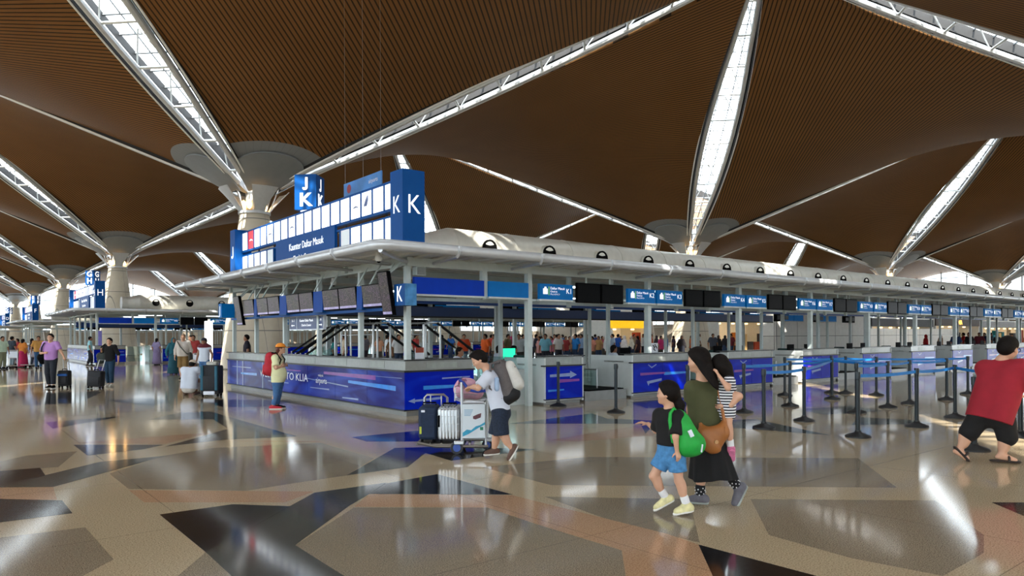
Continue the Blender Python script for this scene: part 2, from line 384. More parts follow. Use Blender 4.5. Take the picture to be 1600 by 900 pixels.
def make_skylight():
    root = bpy.data.objects.new('skylight', None); COL.objects.link(root); WL[root.name] = (0, 0, 0); struct(root)
    n = 30; s0 = .05; ss = [s0+(1-s0)*i/n for i in range(n+1)]
    pt = lambda s, side, dz: (EDGE*s, side*(halfw(s)), ZA+RH*s+dz)
    tb = MB()
    tof = lambda s: 0.1+.24*min(1, max(0, (halfw(s)-.25)/.6))
    for sd in (-1, 1): tb.tube([(EDGE*s, sd*(halfw(s)-tof(s)), ZA+RH*s+.05) for s in ss], .14, 8)
    tb.build('edge_tube', GUTM, root, True, True)
    fa = MB()
    for sd in (-1, 1):
        vs = []; fs = []
        for s in ss:
            for dy, dz in ((.02, .0), (.02, 1.0), (-.06, 1.0), (-.06, .0)): vs.append((EDGE*s, sd*(halfw(s)+dy), ZA+RH*s+dz))
        for i in range(n):
            for k in range(4): fs.append((i*4+k, i*4+(k+1) % 4, i*4+4+(k+1) % 4, i*4+4+k))
        fa.add(vs, fs)
    for sd in (-1, 1):  # flat black strip added to paint the shade of the gap beside the tube
        vs = [(EDGE*s, sd*(halfw(s)-q), ZA+RH*s+.32+dz) for s in ss for q, dz in ((-.02, 0), (tof(s)-.02, 0), (tof(s)-.02, .05), (-.02, .05))]
        fa.add(vs, [(i*4+k, i*4+(k+1) % 4, i*4+4+(k+1) % 4, i*4+4+k) for i in range(n) for k in range(4)])
    fa.build('fascia', FASC, root, True)
    ed = MB()
    for sd in (-1, 1): ed.tube([(EDGE*s, sd*(halfw(s)+.01), ZA+RH*s-.0) for s in ss], .045, 6)
    ed.build('edge_trim', WHITEP, root, True, True)
    gl = MB(); gl.add([p for s in ss for p in (pt(s, -1, .95), pt(s, 1, .95))], [(2*i, 2*i+1, 2*i+3, 2*i+2) for i in range(n)]); gl.build('glazing', SKG, root, True)
    fr = MB(); k = int(EDGE/.9)
    for i in range(2, k+1):
        s = i/k; w = halfw(s)
        if s < s0 or w < .2: continue
        fr.cyl(pt(s, -1, .93), pt(s, 1, .93), .05, n=5)
    for q in (-.34, .34):
        fr.tube([(EDGE*s, q*halfw(s)*1.0, ZA+RH*s+.93) for s in ss], .035, 5)
    fr.build('glazing_bar', mat('glazing_bar_grey', (120, 126, 130), .5, 0, .1), root, True)
    tr = MB(); k = 12; pv = None
    for i in range(1, k):
        s = i/k; a = Vector((EDGE*s, -halfw(s)+tof(s), ZA+RH*s+.08)); b = Vector((EDGE*s, halfw(s)-tof(s), ZA+RH*s+.08)); tr.cyl(a, b, .07, n=6)
        s2 = (i+.5)/k
        if i < k-1:
            m1 = Vector(pt(s2, (-1 if i % 2 else 1)*.0, .75)); tr.cyl(a, m1, .035, n=5); tr.cyl(b, m1, .035, n=5)
    tr.build('truss', SKYF, root, True, True)
    return root
sk0 = None
for x in COLX:
    for y in COLY:
        for q in range(4):
            an = PI/4+q*PI/2; mx, my = x+math.cos(an)*13, y+math.sin(an)*13
            if depth(mx, my) < -6 or mx > 160 or my > 190: continue
            if sk0 is None: sk0 = make_skylight(); o = sk0
            else: o = copy_tree(sk0)
            o.location = (x, y, 0); o.rotation_euler = (0, 0, an)
def make_column():
    root = bpy.data.objects.new('column', None); COL.objects.link(root); WL[root.name] = (0, 0, 0); struct(root, 'tapered stone clad column with grey funnel capital')
    MB().lathe([(1.75, 0), (1.75, .1), (1.68, .12), (1.2, 4.2), (.78, 7.5), (.74, 7.9)], n=32).build('shaft', STONE, root, True, 'full')
    MB().lathe([(.8, 7.9), (.8, 8.02), (.7, 8.04), (.7, 7.9)], n=32).build('collar', GUTM, root, True, True)
    MB().lathe([(.42, 7.95), (.42, 9.1)], n=16).build('core', mat('core_grey', (150, 146, 138), .5), root, True, 'full')
    for q in range(4):                                                        # sheet brackets that flare from the collar to the shells
        a = q*PI/2; b = MB(); vs = []; fs = []
        for t in range(6):
            u = t/5; r = .74+1.0*u**1.1; z = 8.0+1.15*u
            for k in (-1, 0, 1):
                for th in (0, .05):
                    an = a+k*(.34+.06*u); vs.append(((r-th)*math.cos(an), (r-th)*math.sin(an), z))
        for t in range(5):
            for k in range(2):
                for th in (0, 1):
                    i = t*6+k*2+th; fs.append((i, i+2, i+8, i+6))
            for e in (0, 4): i = t*6+e; fs.append((i, i+1, i+7, i+6))
        b.add(vs, fs).build('bracket', GUTM, root, True, True)
    for q in range(8):
        a = PI/8+q*PI/4; MB().cyl((.72*math.cos(a), .72*math.sin(a), 8.0), (1.2*math.cos(a), 1.2*math.sin(a), 9.3), .035, n=6).build('strut', STEEL, root, True)
    for q in range(8):
        a = q*PI/4; MB().sph((.55*math.cos(a), .55*math.sin(a), 8.36), (.13, .13, .24), 8).build('lamp', LAMPM, root, True, 'full')
    prof = []
    for q in range(4):                                                        # funnel petals under the four shell tips
        a0 = q*PI/2; b = MB(); vs = []; fs = []; nr, na = 8, 14
        for top in (0, 1):
            for i in range(nr+1):
                for j in range(na+1):
                    v = -1+2*j/na; r = 1.05+(3.3-.5*abs(v)**3-1.05)*(i/nr); an = a0+v*(.70-.1/max(r, .5))
                    an_l = an-a0; t = r/18.0; aa = (math.cos(an_l)-math.sin(an_l))*t/2; bb = (math.cos(an_l)+math.sin(an_l))*t/2
                    z = shellz(aa, bb)-.12-.22*(1-i/nr)+top*.06
                    vs.append((r*math.cos(an), r*math.sin(an), z))
        NN = (nr+1)*(na+1); g = lambda t, i, j: t*NN+i*(na+1)+j
        for i in range(nr):
            for j in range(na):
                fs.append((g(0, i, j), g(0, i+1, j), g(0, i+1, j+1), g(0, i, j+1))); fs.append((g(1, i, j), g(1, i, j+1), g(1, i+1, j+1), g(1, i+1, j)))
        for j in range(na): fs.append((g(0, nr, j), g(1, nr, j), g(1, nr, j+1), g(0, nr, j+1)))
        for i in range(nr):
            for j in (0, na): fs.append((g(0, i, j), g(0, i+1, j), g(1, i+1, j), g(1, i, j)))
        b.v = vs; b.f = fs; b.build('capital_petal', mat('petal_grey', (122, 128, 133), .4, .1, .05, 2), root, True, True)
    return root
cl0 = None
for x in COLX:
    for y in COLY:
        if depth(x, y) < -30: continue
        o = make_column() if cl0 is None else copy_tree(cl0)
        cl0 = cl0 or o; o.location = (x, y, 0)
# ---------------------------------------------------------------- far facades
MULL = mat('window_mullion', (120, 128, 132), .5, .2, .05)
def facade(name, p0, p1, zt):
    p0, p1 = Vector(p0), Vector(p1); d = (p1-p0); L = d.length; d.normalize()
    root = bpy.data.objects.new(name, None); COL.objects.link(root); WL[root.name] = (0, 0, 0); struct(root)
    fr = MB(); k = int(L/4.5)
    for i in range(k+1):
        p = p0+d*(L*i/k); fr.box((p.x, p.y, zt/2), (.18, .18, zt))
    for z in (3.2, 6.4, 9.6, 12.8):
        c = (p0+p1)/2; fr.box((c.x, c.y, z), (max(.12, abs(d.x)*L), max(.12, abs(d.y)*L), .14))
    fr.build('window_frame', MULL, root)
    g = MB(); g.add([(p0.x, p0.y, 0), (p1.x, p1.y, 0), (p1.x, p1.y, zt), (p0.x, p0.y, zt)], [(0, 1, 2, 3)]); g.build('pane', GLASS, root)
facade('window_1', (157, -24, 0), (157, 181.4, 0), 15.5); facade('window_2', (-42, 181.4, 0), (157, 181.4, 0), 15.5)
struct(MB().bx(155.6, 156.2, -24, 181, 0, 4.6).build('wall_far', mat('far_wall', (150, 140, 126), .6)))
struct(MB().bx(-42, 157, 180.4, 180.8, 0, 3.2).build('wall_end', mat('far_wall', (150, 140, 126), .6)))
# tinted glass street front behind and beside the viewer
TINT = glassmat('tinted_glass', (.34, .36, .36), .06)
TINTD = glassmat('dark_tinted_glass', (.15, .16, .16), .06)  # unseen side glazing, tinted darker to cut outside glare mirrored in the desk fronts
def street(name, p0, p1, glass, zt=13.):
    p0, p1 = Vector(p0), Vector(p1); d = p1-p0; L = d.length; d.normalize(); root = bpy.data.objects.new(name, None); COL.objects.link(root); WL[root.name] = (0, 0, 0); struct(root)
    fr = MB()
    for i in range(int(L/6)+1): p = p0+d*i*6; fr.box((p.x, p.y, zt/2), (.25, .25, zt))
    for z in (3.2, 6.4, 9.6): m = (p0+p1)/2; fr.box((m.x, m.y, z), (max(.15, abs(d.x)*L), max(.15, abs(d.y)*L), .16))
    fr.build('window_frame', MULL, root); MB().add([(p0.x, p0.y, 0), (p1.x, p1.y, 0), (p1.x, p1.y, zt), (p0.x, p0.y, zt)], [(0, 1, 2, 3)]).build('pane', glass, root)
street('window_3', (-42, -52, 0), (-42, 181, 0), TINT); street('window_4', (-42, -52, 0), (157, -52, 0), TINTD)
# ---------------------------------------------------------------- check-in islands
X0, Y0, Y1, X1 = 7.22, 12.4, 23.6, 60.0
PITCH = 4.15; DX = [13.9+PITCH*k for k in range(-1, 9)]           # left ends of the double desks
ISL = []                                                          # (object, label with {I} = island, copy to far islands?)
def isl(name, label, cat, loc, group=None, far=True):
    t = thing(name, label.replace('{I}', 'K island'), cat, loc, 0, group); ISL.append((t, label, far)); return t
# corner counter: J face along X0, K face along Y0
t = isl('corner_counter', 'long blue printed counter wrapping the front corner of the {I}', 'counter', (X0, Y0, 0))
b = MB(); b.prism([(X0+.06, Y0+.06), (8.9, Y0+.06), (8.9, Y0+.8), (X0+.8, Y0+.8), (X0+.8, Y1-.1), (X0+.06, Y1-.1)], 0.1, .9); b.build('body', CNTW, t)
b = MB(); b.prism([(X0+.1, Y0+.1), (8.86, Y0+.1), (8.86, Y0+.75), (X0+.75, Y0+.75), (X0+.75, Y1-.14), (X0+.1, Y1-.14)], 0, .12); b.build('plinth', mat('plinth_steel', (120, 120, 118), .35, .6, .1), t)
for i in range(7):
    y = Y0+.01+i*1.585; MB().bx(X0, X0+.06, y, y+1.575, .14, .885).build('front_panel', PRINTJ, t)
MB().bx(X0+.005, 8.9, Y0, Y0+.06, .14, .885).build('front_panel', PRINTK, t)
b = MB(); b.bx(X0-.03, X0+.08, Y0-.03, Y1-.1, .885, .915); b.bx(X0-.03, 8.92, Y0-.03, Y0+.08, .885, .915); b.bx(X0-.03, X0+.06, Y0-.03, Y1-.1, .115, .14); b.bx(X0-.03, 8.92, Y0-.03, Y0+.06, .115, .14); b.build('edge_strip', DARK, t)
b = MB(); b.prism([(X0+.04, Y0+.04), (8.9, Y0+.04), (8.9, Y0+.3), (X0+.3, Y0+.3), (X0+.3, Y1-.1), (X0+.04, Y1-.1)], .915, 1.11); b.build('ledge', LEDGE, t)
b = MB(); b.prism([(X0-.02, Y0-.02), (8.92, Y0-.02), (8.92, Y0+.42), (X0+.42, Y0+.42), (X0+.42, Y1-.06), (X0-.02, Y1-.06)], 1.11, 1.135); b.build('ledge_top', WORKT, t)
b = MB(); b.prism([(X0+.3, Y0+.3), (8.9, Y0+.3), (8.9, Y0+.85), (X0+.85, Y0+.85), (X0+.85, Y1-.1), (X0+.3, Y1-.1)], .9, .94); b.build('worktop', LEDGE, t)
for i in range(6):
    y = Y0+.9+i*1.75; b = MB(); b.bx(X0+.034, X0+.041, y, y+.62, .95, 1.08); b.build('faded_sticker', mat('sticker', (150, 156, 152), .4, .3), t)
MB().bx(7.75, 8.5, Y0+.034, Y0+.041, .95, 1.07).build('faded_sticker', mat('sticker', (150, 156, 152), .4, .3), t)
def streakX(t, y0, y1, z0, z1, m, name='streak', sl=.0, x=X0-.003, tp=.6):
    MB().add([(x, y0, z0), (x, y1, z0+sl), (x, y1, z0+sl+(z1-z0)*tp), (x, y0, z1)], [(0, 1, 2, 3)]).build(name, m, t)
def streakY(t, x0, x1, z0, z1, m, y, name='streak', tp=.6):
    MB().add([(x0, y, z0), (x1, y, z0+.02), (x1, y, z0+.02+(z1-z0)*tp), (x0, y, z1)], [(0, 1, 2, 3)]).build(name, m, t)
streakX(t, 12.75, 14.9, .50, .60, CYAN, sl=.06); streakX(t, 13.6, 16.2, .68, .78, MAG, sl=.03); streakX(t, 14.9, 17.3, .46, .49, PALE, sl=.1); streakX(t, 15.9, 17.0, .34, .37, PALE); streakX(t, 12.5, 13.8, .76, .77, PALE)
streakX(t, 20.8, 22.2, .48, .56, CYAN); streakX(t, 21.3, 23.0, .68, .71, PALE); streakX(t, 18.4, 19.9, .37, .40, PALE); streakX(t, 20.3, 20.36, .14, .88, PALE, tp=1); streakX(t, 22.5, 22.58, .14, .88, PALE, tp=1); streakX(t, 17.6, 19.2, .72, .75, MAG)
streakX(t, 22.0, 22.06, .14, .88, PALE, tp=1); streakX(t, 14.4, 15.2, .2, .24, PALE)
text('WELCOME TO KLIA', .27, WHITED, t, (X0-.006, Y_at(441, X0), .56), (0, -1, 0), sx=1.42, depth_=.001); text('airports', .2, WHITED, t, (X0-.006, Y_at(502, X0), .54), (0, -1, 0), depth_=.001); text('malaysia', .09, WHITED, t, (X0-.006, Y_at(501, X0), .67), (0, -1, 0), depth_=.001)
streakY(t, 7.65, 8.85, .52, .6, CYAN, Y0-.003); streakY(t, 8.1, 8.8, .72, .75, PALE, Y0-.003)
b = MB(); b.prism([(7.3, .31), (7.45, .36), (7.45, .33), (8.1, .36), (8.1, .31), (7.45, .29), (7.45, .26)], Y0-.004, Y0-.001, 'xzy'); b.build('arrow', PALE, t)
# double check-in desks
def desk(x, y, w, label, far, rot=0, half=False):
    t = isl('check_in_desk', label, 'check in desk', (x, y, 0), 'blue fronted check-in desks of the {I}'.replace('{I}', 'islands'), far)
    b = MB(); b.bx(x+.02, x+w-.02, y+.05, y+.75, .08, .9); b.bx(x, x+.05, y+.02, y+1.5, .05, 1.08); b.bx(x+w-.05, x+w, y+.02, y+1.5, .05, 1.08); b.build('body', CNTW, t)
    MB().bx(x+.05, x+w-.05, y+.1, y+.7, 0, .1).build('plinth', mat('plinth_steel', (120, 120, 118)), t)
    n = 1 if half else 2
    for i in range(n):
        a = x+.05+i*(w-.1)/n; MB().bx(a+.006, a+(w-.1)/n-.006, y, y+.05, .13, .885).build('front_panel', PRINTK, t)
    MB().bx(x-.05, x+w+.02, y-.04, y+.08, .885, .915).build('edge_strip', DARK, t); MB().bx(x, x+w, y-.01, y+.05, .11, .13).build('edge_strip', DARK, t)
    MB().bx(x+.02, x+w-.02, y+.04, y+.3, .915, 1.11).build('ledge', LEDGE, t)
    MB().bx(x-.02, x+w+.02, y-.02, y+.42, 1.11, 1.135).build('ledge_top', WORKT, t)
    MB().bx(x, x+w, y+.3, y+1.0, .9, .94).build('worktop', LEDGE, t)
    MB().bx(x+.3*w, x+.3*w+.5, y+.034, y+.041, .95, 1.07).build('faded_sticker', mat('sticker', (150, 156, 152), .4, .3), t)
    k = int(x*3) % 3
    if half:
        b = MB(); b.prism([(x+.16, .64), (x+.8, .64), (x+.8, .60), (x+1.02, .67), (x+.8, .77), (x+.8, .72), (x+.16, .70)], y-.004, y-.001, 'xzy'); b.build('arrow', PALE, t)
        streakY(t, x+.45, x+1.1, .5, .58, MAG, y-.003); streakY(t, x+.1, x+.6, .3, .35, CYAN, y-.003)
    else:
        streakY(t, x+.3, x+1.3, .5+.03*k, .57+.03*k, MAG, y-.003); streakY(t, x+1.25, x+2.2, .62-.04*k, .7-.04*k, CYAN, y-.003)
        b = MB(); b.prism([(x+.55, .4), (x+1.15, .46), (x+1.15, .40), (x+.65, .34), (x+.62, .28)], y-.004, y-.001, 'xzy'); b.build('arrow', PALE, t)
        b = MB(); b.prism([(x+.6, .83), (x+.75, .74), (x+.95, .83), (x+.92, .84), (x+.75, .77), (x+.63, .84)], y-.004, y-.001, 'xzy'); b.build('chevron', PALE, t)
    return t
names = ['first', 'second', 'third', 'fourth', 'fifth', 'sixth', 'seventh', 'eighth', 'ninth', 'tenth']
desk(10.91, Y0, 1.26, 'narrow check-in desk with white arrow panel under the counter one sign of the {I}', True, half=True)
for k in range(8):
    desk(DX[k+1], Y0, 2.4, f'wide blue fronted check-in desk, {names[k]} wide one along the aisle face of the {{I}}', True)
# swing gate beside the narrow desk
t = isl('glass_gate', 'low grey glass gate beside the narrow check-in desk of the {I}', 'gate', (9.0, Y0, 0))
MB().bx(8.98, 10.0, Y0+1.0, Y0+1.03, .12, 1.05).build('glass_panel', GLASSP, t); MB().cyl((9.0, Y0+1.015, 0), (9.0, Y0+1.015, 1.1), .025).build('gate_post', STEEL, t)
MB().rbox((9.95, Y0+.99, .55), (.1, .05, .1), .01).build('lock', mat('brass_lock', (150, 130, 90), .35, .8), t)
t = isl('glass_panel_screen', 'frosted glass side screen standing left of the narrow desk on the {I}', 'screen', (10.2, Y0+.6, 0))
MB().bx(10.25, 10.28, Y0+.25, Y0+1.6, .1, 1.12).build('glass_panel', GLASSP, t); MB().bx(10.28, 10.9, Y0+.5, Y0+1.6, .0, .82).build('cabinet', CNTW, t)
# baggage belts in the gaps
for k in range(7):
    x = DX[k]+2.4 if k else 12.17
    xr = DX[k+1]; w = xr-x
    t = isl('baggage_belt', f'low baggage scale and black belt in the {names[k]} gap between desks of the {{I}}', 'baggage belt', (x, Y0, 0), 'baggage belts between the desks', k < 5)
    MB().bx(x+.12, xr-.12, Y0+.1, Y0+3.2, .0, .24).build('body', mat('scale_steel', (130, 132, 132), .4, .5, .08), t)
    MB().bx(x+.25, xr-.25, Y0+.08, Y0+3.2, .24, .27).build('belt', BLACKP, t)
    MB().bx(x+.9, x+.93, Y0+.5, Y0+1.8, .27, .72).build('side_glass', GLASSP, t)
    MB().tube([(x+.9, Y0+.45, .25), (x+.9, Y0+.45, .74), (x+.9, Y0+1.85, .74), (x+.9, Y0+1.85, .25)], .018, 6).build('rail', STEEL, t)
    b = isl('swivel_chair', f'dark green office chair behind the {names[k]} gap between desks of the {{I}}', 'chair', (x+1.2, Y0+2.2, 0), 'office chairs behind the desks', k < 4)
    cx, cy = x+1.25, Y0+2.0; cm = mat('chair_green', (14, 58, 56), .7)
    # the chair stands on the floor behind the belt gap, beside the worktop
    MB().rbox((x-.35, cy-.2, .5), (.46, .46, .08), .03).build('seat', cm, b); MB().rbox((x-.55, cy-.2, .86), (.07, .42, .5), .03).build('backrest', cm, b); MB().cyl((x-.35, cy-.2, .08), (x-.35, cy-.2, .48), .03).build('stem', DARK, b)
    st = MB()
    for q in range(5): st.cyl((x-.35, cy-.2, .09), (x-.35+.26*math.cos(q*1.2566), cy-.2+.26*math.sin(q*1.2566), .03), .022, n=6)
    st.build('base', DARK, b)
# canopy
GO = 1.2; GX0, GY0, GY1 = X0-GO, Y0-GO, Y1+GO
t = isl('canopy', 'long pale metal canopy roofing the whole {I} on slim posts', 'canopy', (X0, Y0, 0))
b = MB(); b.prism([(GX0+.08, GY0+.08), (X1, GY0+.08), (X1, GY1-.08), (GX0+.08, GY1-.08)], 3.22, 3.28)
b.build('roof_sheet', CANM, t)
b = MB()
for i in range(int((X1-GX0-.2)/.42)):
    x = GX0+.25+i*.42
    b.bx(x, x+.16, GY0+.1, Y0+1.2, 3.185, 3.225); b.bx(x, x+.16, Y1-1.2, GY1-.1, 3.185, 3.225)
for i in range(24):
    y = Y0+1.4+i*.36; b.bx(GX0+.1, GX0+1.35, y, y+.14, 3.185, 3.225)
    b.bx(GX0+2.6, X1, y, y+.14, 3.185, 3.225)
b.build('corrugation', CANM, t)
path = [(X1, GY0, 3.22), (GX0+.25, GY0, 3.22), (GX0+.07, GY0+.07, 3.22), (GX0, GY0+.25, 3.22), (GX0, GY1-.25, 3.22), (GX0+.07, GY1-.07, 3.22), (GX0+.25, GY1, 3.22), (X1, GY1, 3.22)]
MB().tube(path, .1, 10).build('gutter', GUTM, t, smooth=True)
b = MB(); b.bx(X0+.05, X1, Y0+.15, Y0+.27, 3.02, 3.2); b.bx(X0+.13, X0+.25, Y0+.1, Y1-.1, 3.02, 3.2); b.bx(X0+.05, X1, Y1-.27, Y1-.15, 3.02, 3.2)
for q in range(1, 4): b.bx(X0+.05, X1, Y0+2.8*q-.05, Y0+2.8*q+.05, 3.05, 3.2)
b.build('beam', POST, t)
for k in range(25):
    x = 7.66+2.075*k
    for s, gy, by in ((0, GY0, Y0+.2), (1, GY1, Y1-.2)):
        if x > X1-1: continue
        sg = 1 if s == 0 else -1
        MB().tube([(x, gy-.1*sg, 3.28), (x, gy-.115*sg, 3.2), (x, gy-.02*sg, 3.1), (x+.1, gy+.25*sg, 3.12), (x+.35, by, 3.1)], .035, 6).build('bracket', GUTM, t, smooth=True)
for k in range(7):
    y = 12.9+1.75*k
    MB().tube([(GX0-.1, y, 3.28), (GX0-.115, y, 3.2), (GX0-.02, y, 3.1), (GX0+.25, y+.1, 3.12), (X0+.2, y+.3, 3.1)], .035, 6).build('bracket', GUTM, t, smooth=True)
MB().tube([(GX0+.05, GY0+.05, 3.12), (GX0+.4, GY0+.4, 3.1), (X0+.2, Y0+.2, 3.1)], .045, 6).build('bracket', GUTM, t)
for x, y, w in [(X0+.19, Y0+.21, .11)]+[(10.6+PITCH*k, Y0+.21, .13) for k in range(12)]+[(X0+.19, Y0+2.24*k, .1) for k in range(1, 5)]+[(X0+.19, Y1-.2, .1)]+[(10.6+PITCH*k, Y1-.21, .13) for k in range(12)]:
    b = MB(); b.box((x, y, 1.12/1+1.0), (w, w, 2.0)) if y > Y0+.5 and x < 7.6 or (x < 7.6) else b.box((x, y, 1.55), (w, w, 3.1)); b.build('post', POST, t)
b = MB(); b.box((9.315, Y0+.2, 2.75), (.13, .12, .7)); b.build('hanger', POST, t)
for k in range(11):
    for dx, yy in ((1.55, Y0+.5), (3.05, Y0+.5), (1.2, Y0+2.8), (3.2, Y0+5.6)):
        b = MB(); b.box((10.6+PITCH*k+dx, yy, 1.6 if yy > Y0+2 else 2.75), (.09, .09, 3.2 if yy > Y0+2 else .9)); b.build('post' if yy > Y0+2 else 'hanger', POST, t)
# light rail of the signs
b = MB(); b.bx(8.6, X1, Y0+.19, Y0+.24, 2.40, 2.45); b.bx(X0+.2, X1, Y0+4.0, Y0+4.06, 2.55, 2.64); b.build('sign_rail', POST, t)
b = MB(); b.bx(X0+.3, X1, Y0+5.5, Y0+5.56, 2.55, 2.66); b.build('sign_rail', mat('rail_blue', (12, 70, 150), .4), t)
for (x, y) in ((GX0+.5, GY0+.62), ):
    pass
for i, (x, y, z) in enumerate(((6.55, 12.2, 3.12), (X0+.35, 16.4, 2.95))):
    c = isl('dome_camera', ['white dome camera hanging under the front canopy corner of the {I}', 'white dome camera on a bracket above the flight screens of the {I}'][i], 'camera', (x, y, z), None, False)
    MB().cyl((x, y, z), (x, y, z+.1), .05, .06).build('mount', WHITEP, c); MB().sph((x, y, z-.03), (.075, .075, .08), 12).build('dome', WHITEP, c, smooth='full'); MB().sph((x, y, z-.07), (.05, .05, .055), 10).build('lens', BLACKP, c, smooth='full')
c = isl('wall_speaker', 'small grey box speaker beside the front corner post of the {I}', 'speaker', (7.75, 12.6, 2.9), None, False)
MB().rbox((7.7, 12.62, 2.93), (.24, .16, .18), .02).build('body', POST, c); MB().rbox((7.7, 12.535, 2.93), (.2, .02, .14), .01).build('grille', mat('grille', (140, 146, 146), .5), c)
# air duct
t = isl('air_duct', 'long round supply air duct with side nozzles lying on the canopy of the {I}', 'air duct', (9.2, 15.4, 3.3))
DY, DZ, DR = 15.4, 3.82, .56
b = MB(); b.cyl((10.2, DY, DZ), (X1, DY, DZ), DR, n=28); b.build('pipe', DUCTM, t, smooth=True)
MB().cyl((9.5, DY, DZ), (10.2, DY, DZ), .36, DR, n=24).build('end_cone', DUCTM, t, smooth=True); MB().cyl((9.2, DY, DZ), (9.5, DY, DZ), .4, n=20).build('end_cap', DUCTM, t, smooth=True)
for k in range(24):
    x = 11.1+2.06*k
    MB().cyl((x, DY-.42, DZ+.06), (x, DY-.66, DZ+.04), .24, .22, n=16).build('nozzle', DUCTM, t, smooth=True)
    b = MB(); b.lathe([(.225, -.02), (.225, .03), (.19, .03), (.17, .008), (.02, .005)], n=16); b.v = [(x+p[0], DY-.66-p[2], DZ+.04+p[1]) for p in b.v]; b.build('nozzle_ring_and_hole', mat('nozzle_black', (14, 14, 14), .9, 0, .1, spec=.02), t)  # black disc inside the ring paints the shade of the open hole
    MB().cyl((x+1.0, DY, DZ), (x+1.03, DY, DZ), DR+.012, n=28).build('seam', DUCTM, t, smooth=True)
for k in range(12):
    x = 11.6+4.12*k; b = MB(); b.bx(x, x+.1, DY-.45, DY+.45, 3.26, 3.34); b.build('saddle', DARK, t)
for k in range(16):
    x = 10.2+4.15*(k//2); y = (15.6, 20.4)[k % 2]
    l = isl('strip_light', 'white fluorescent strip light under the canopy of the {I}', 'lamp', (x, y, 3.1), 'strip lights under the canopy', k < 12)
    MB().bx(x, x+1.5, y-.1, y+.1, 3.08, 3.16).build('housing', WHITEP, l); MB().cyl((x+.05, y-.0, 3.06), (x+1.45, y, 3.06), .03, n=8).build('tube', mat('fluorescent_tube', (240, 248, 255), .4, 0, .01, emit=4.), l)
# check-in signs and monitors of both long sides
def csign(letter, n, x, y, rot, parent_far, dy, lettered=True):
    lab = f'blue hanging counter sign {letter}{n} with white suitcase icon'
    if rot: lab = f'blue hanging sign panel, rear row, back turned to {letter}{n}'
    t = thing('counter_sign', lab, 'sign', (x, y+dy, 2.45), PI if rot else 0, 'hanging counter signs')
    if 'cs' not in SHARE:
        SHARE['cs'] = [MB().bx(0, 1.05, -.04, .04, 0, .36).build('panel', SIGNB3, t, True), MB().bx(-.02, 1.07, -.05, .05, -.045, 0).build('bottom_rail', POST, t, True)]
        i = MB(); i.prism([(.1, .12), (.24, .12), (.24, .25), (.2, .25), (.2, .29), (.14, .29), (.14, .25), (.1, .25)], -.045, -.041, 'xzy'); SHARE['cs'].append(i.build('suitcase_icon', WHITEL, t, True))
        SHARE['cs'].append(MB().bx(.27, .29, -.045, -.041, .1, .3).build('green_bar', GREENL, t, True))
        for s, z, h in (('Daftar Masuk', .26, .085), ('Check-in', .185, .06), ('チェックイン', .12, .05)): SHARE['cs'].append(text(s, h, WHITEL, t, (.32, -.045, z), (1, 0, 0), align='LEFT', local=True, depth_=.001))
    else:
        for o in SHARE['cs'][:2 if rot else 99]:
            c = o.copy(); COL.objects.link(c); c.parent = t
    if lettered and not rot: text(f'{letter}{n}', .17, WHITEL, t, (.92, -.045, .2), (1, 0, 0), local=True, depth_=.001)
    return t
SHARE = {}
def monitor(x, y, rot, lab, grp='black monitors above the check-in desks'):
    t = thing('monitor', lab, 'monitor', (x, y, 2.4), PI if rot else 0, grp)
    if 'mo' not in SHARE:
        SHARE['mo'] = [MB().rbox((.41, 0, .24), (.8, .07, .48), .015).build('housing', BLACKP, t, True), MB().bx(.03, .79, -.042, -.036, .03, .45).build('screen', mat('dark_screen', (8, 8, 10), .35, 0, .05, spec=.04), t, True), MB().rbox((.41, .07, .24), (.4, .08, .25), .01).build('rear_box', DARK, t, True), MB().cyl((.41, .06, .45), (.41, .06, .72), .025).build('bracket', POST, t, True)]
    else:
        for o in SHARE['mo']:
            c = o.copy(); COL.objects.link(c); c.parent = t
    return t
ISLN = [('K', 'J', 0.0), ('H', 'G', S), ('F', 'E', 2*S), ('D', 'C', 3*S)]
for li, (lk, lj, dy) in enumerate(ISLN[:3]):
    nb = 11 if li == 0 else (10 if li == 1 else 4)
    for k in range(nb):
        xb = 10.78+PITCH*k-(PITCH-1.05-.06)
        if k: csign(lk, 2*k, xb+PITCH-2.2+.0, Y0+.12, 0, 0, dy, li < 2)
        csign(lk, 2*k+1, xb+PITCH-1.05+.0, Y0+.12, 0, 0, dy, li < 2)
        for q in (0, 1): monitor(12.02+PITCH*k+.84*q, Y0+.12+dy, 0, f'{"left" if q == 0 else "right"} black monitor of the pair beside sign {lk}{2*k+2}')
        if li < 2 and k < (9 if li == 0 else 6):
            csign(lj, 2*k+1, 11.9+PITCH*k, Y1-.12, 1, 0, dy); csign(lj, 2*k+2, 13.0+PITCH*k, Y1-.12, 1, 0, dy)
            for q in (0, 1): monitor(14.7+PITCH*k+.84*q, Y1-.12+dy, 1, f'back of the {"left" if q else "right"} black monitor behind sign {lj}{2*k+2}')
t = isl('blue_fascia', 'plain bright blue fascia panel beside the front corner post of the {I}', 'sign', (7.5, Y0+.12, 2.46))
MB().bx(7.5, 9.25, Y0+.08, Y0+.16, 2.46, 2.8).build('panel', SIGNB2, t); MB().bx(7.48, 9.27, Y0+.06, Y0+.18, 2.42, 2.46).build('bottom_rail', POST, t)
t = isl('blue_fascia', 'plain mid blue fascia panel left of counter sign one of the {I}', 'sign', (9.35, Y0+.12, 2.46))
MB().bx(9.38, 10.5, Y0+.08, Y0+.16, 2.46, 2.8).build('panel', SIGNB3, t); MB().bx(9.36, 10.52, Y0+.06, Y0+.18, 2.42, 2.46).build('bottom_rail', POST, t)
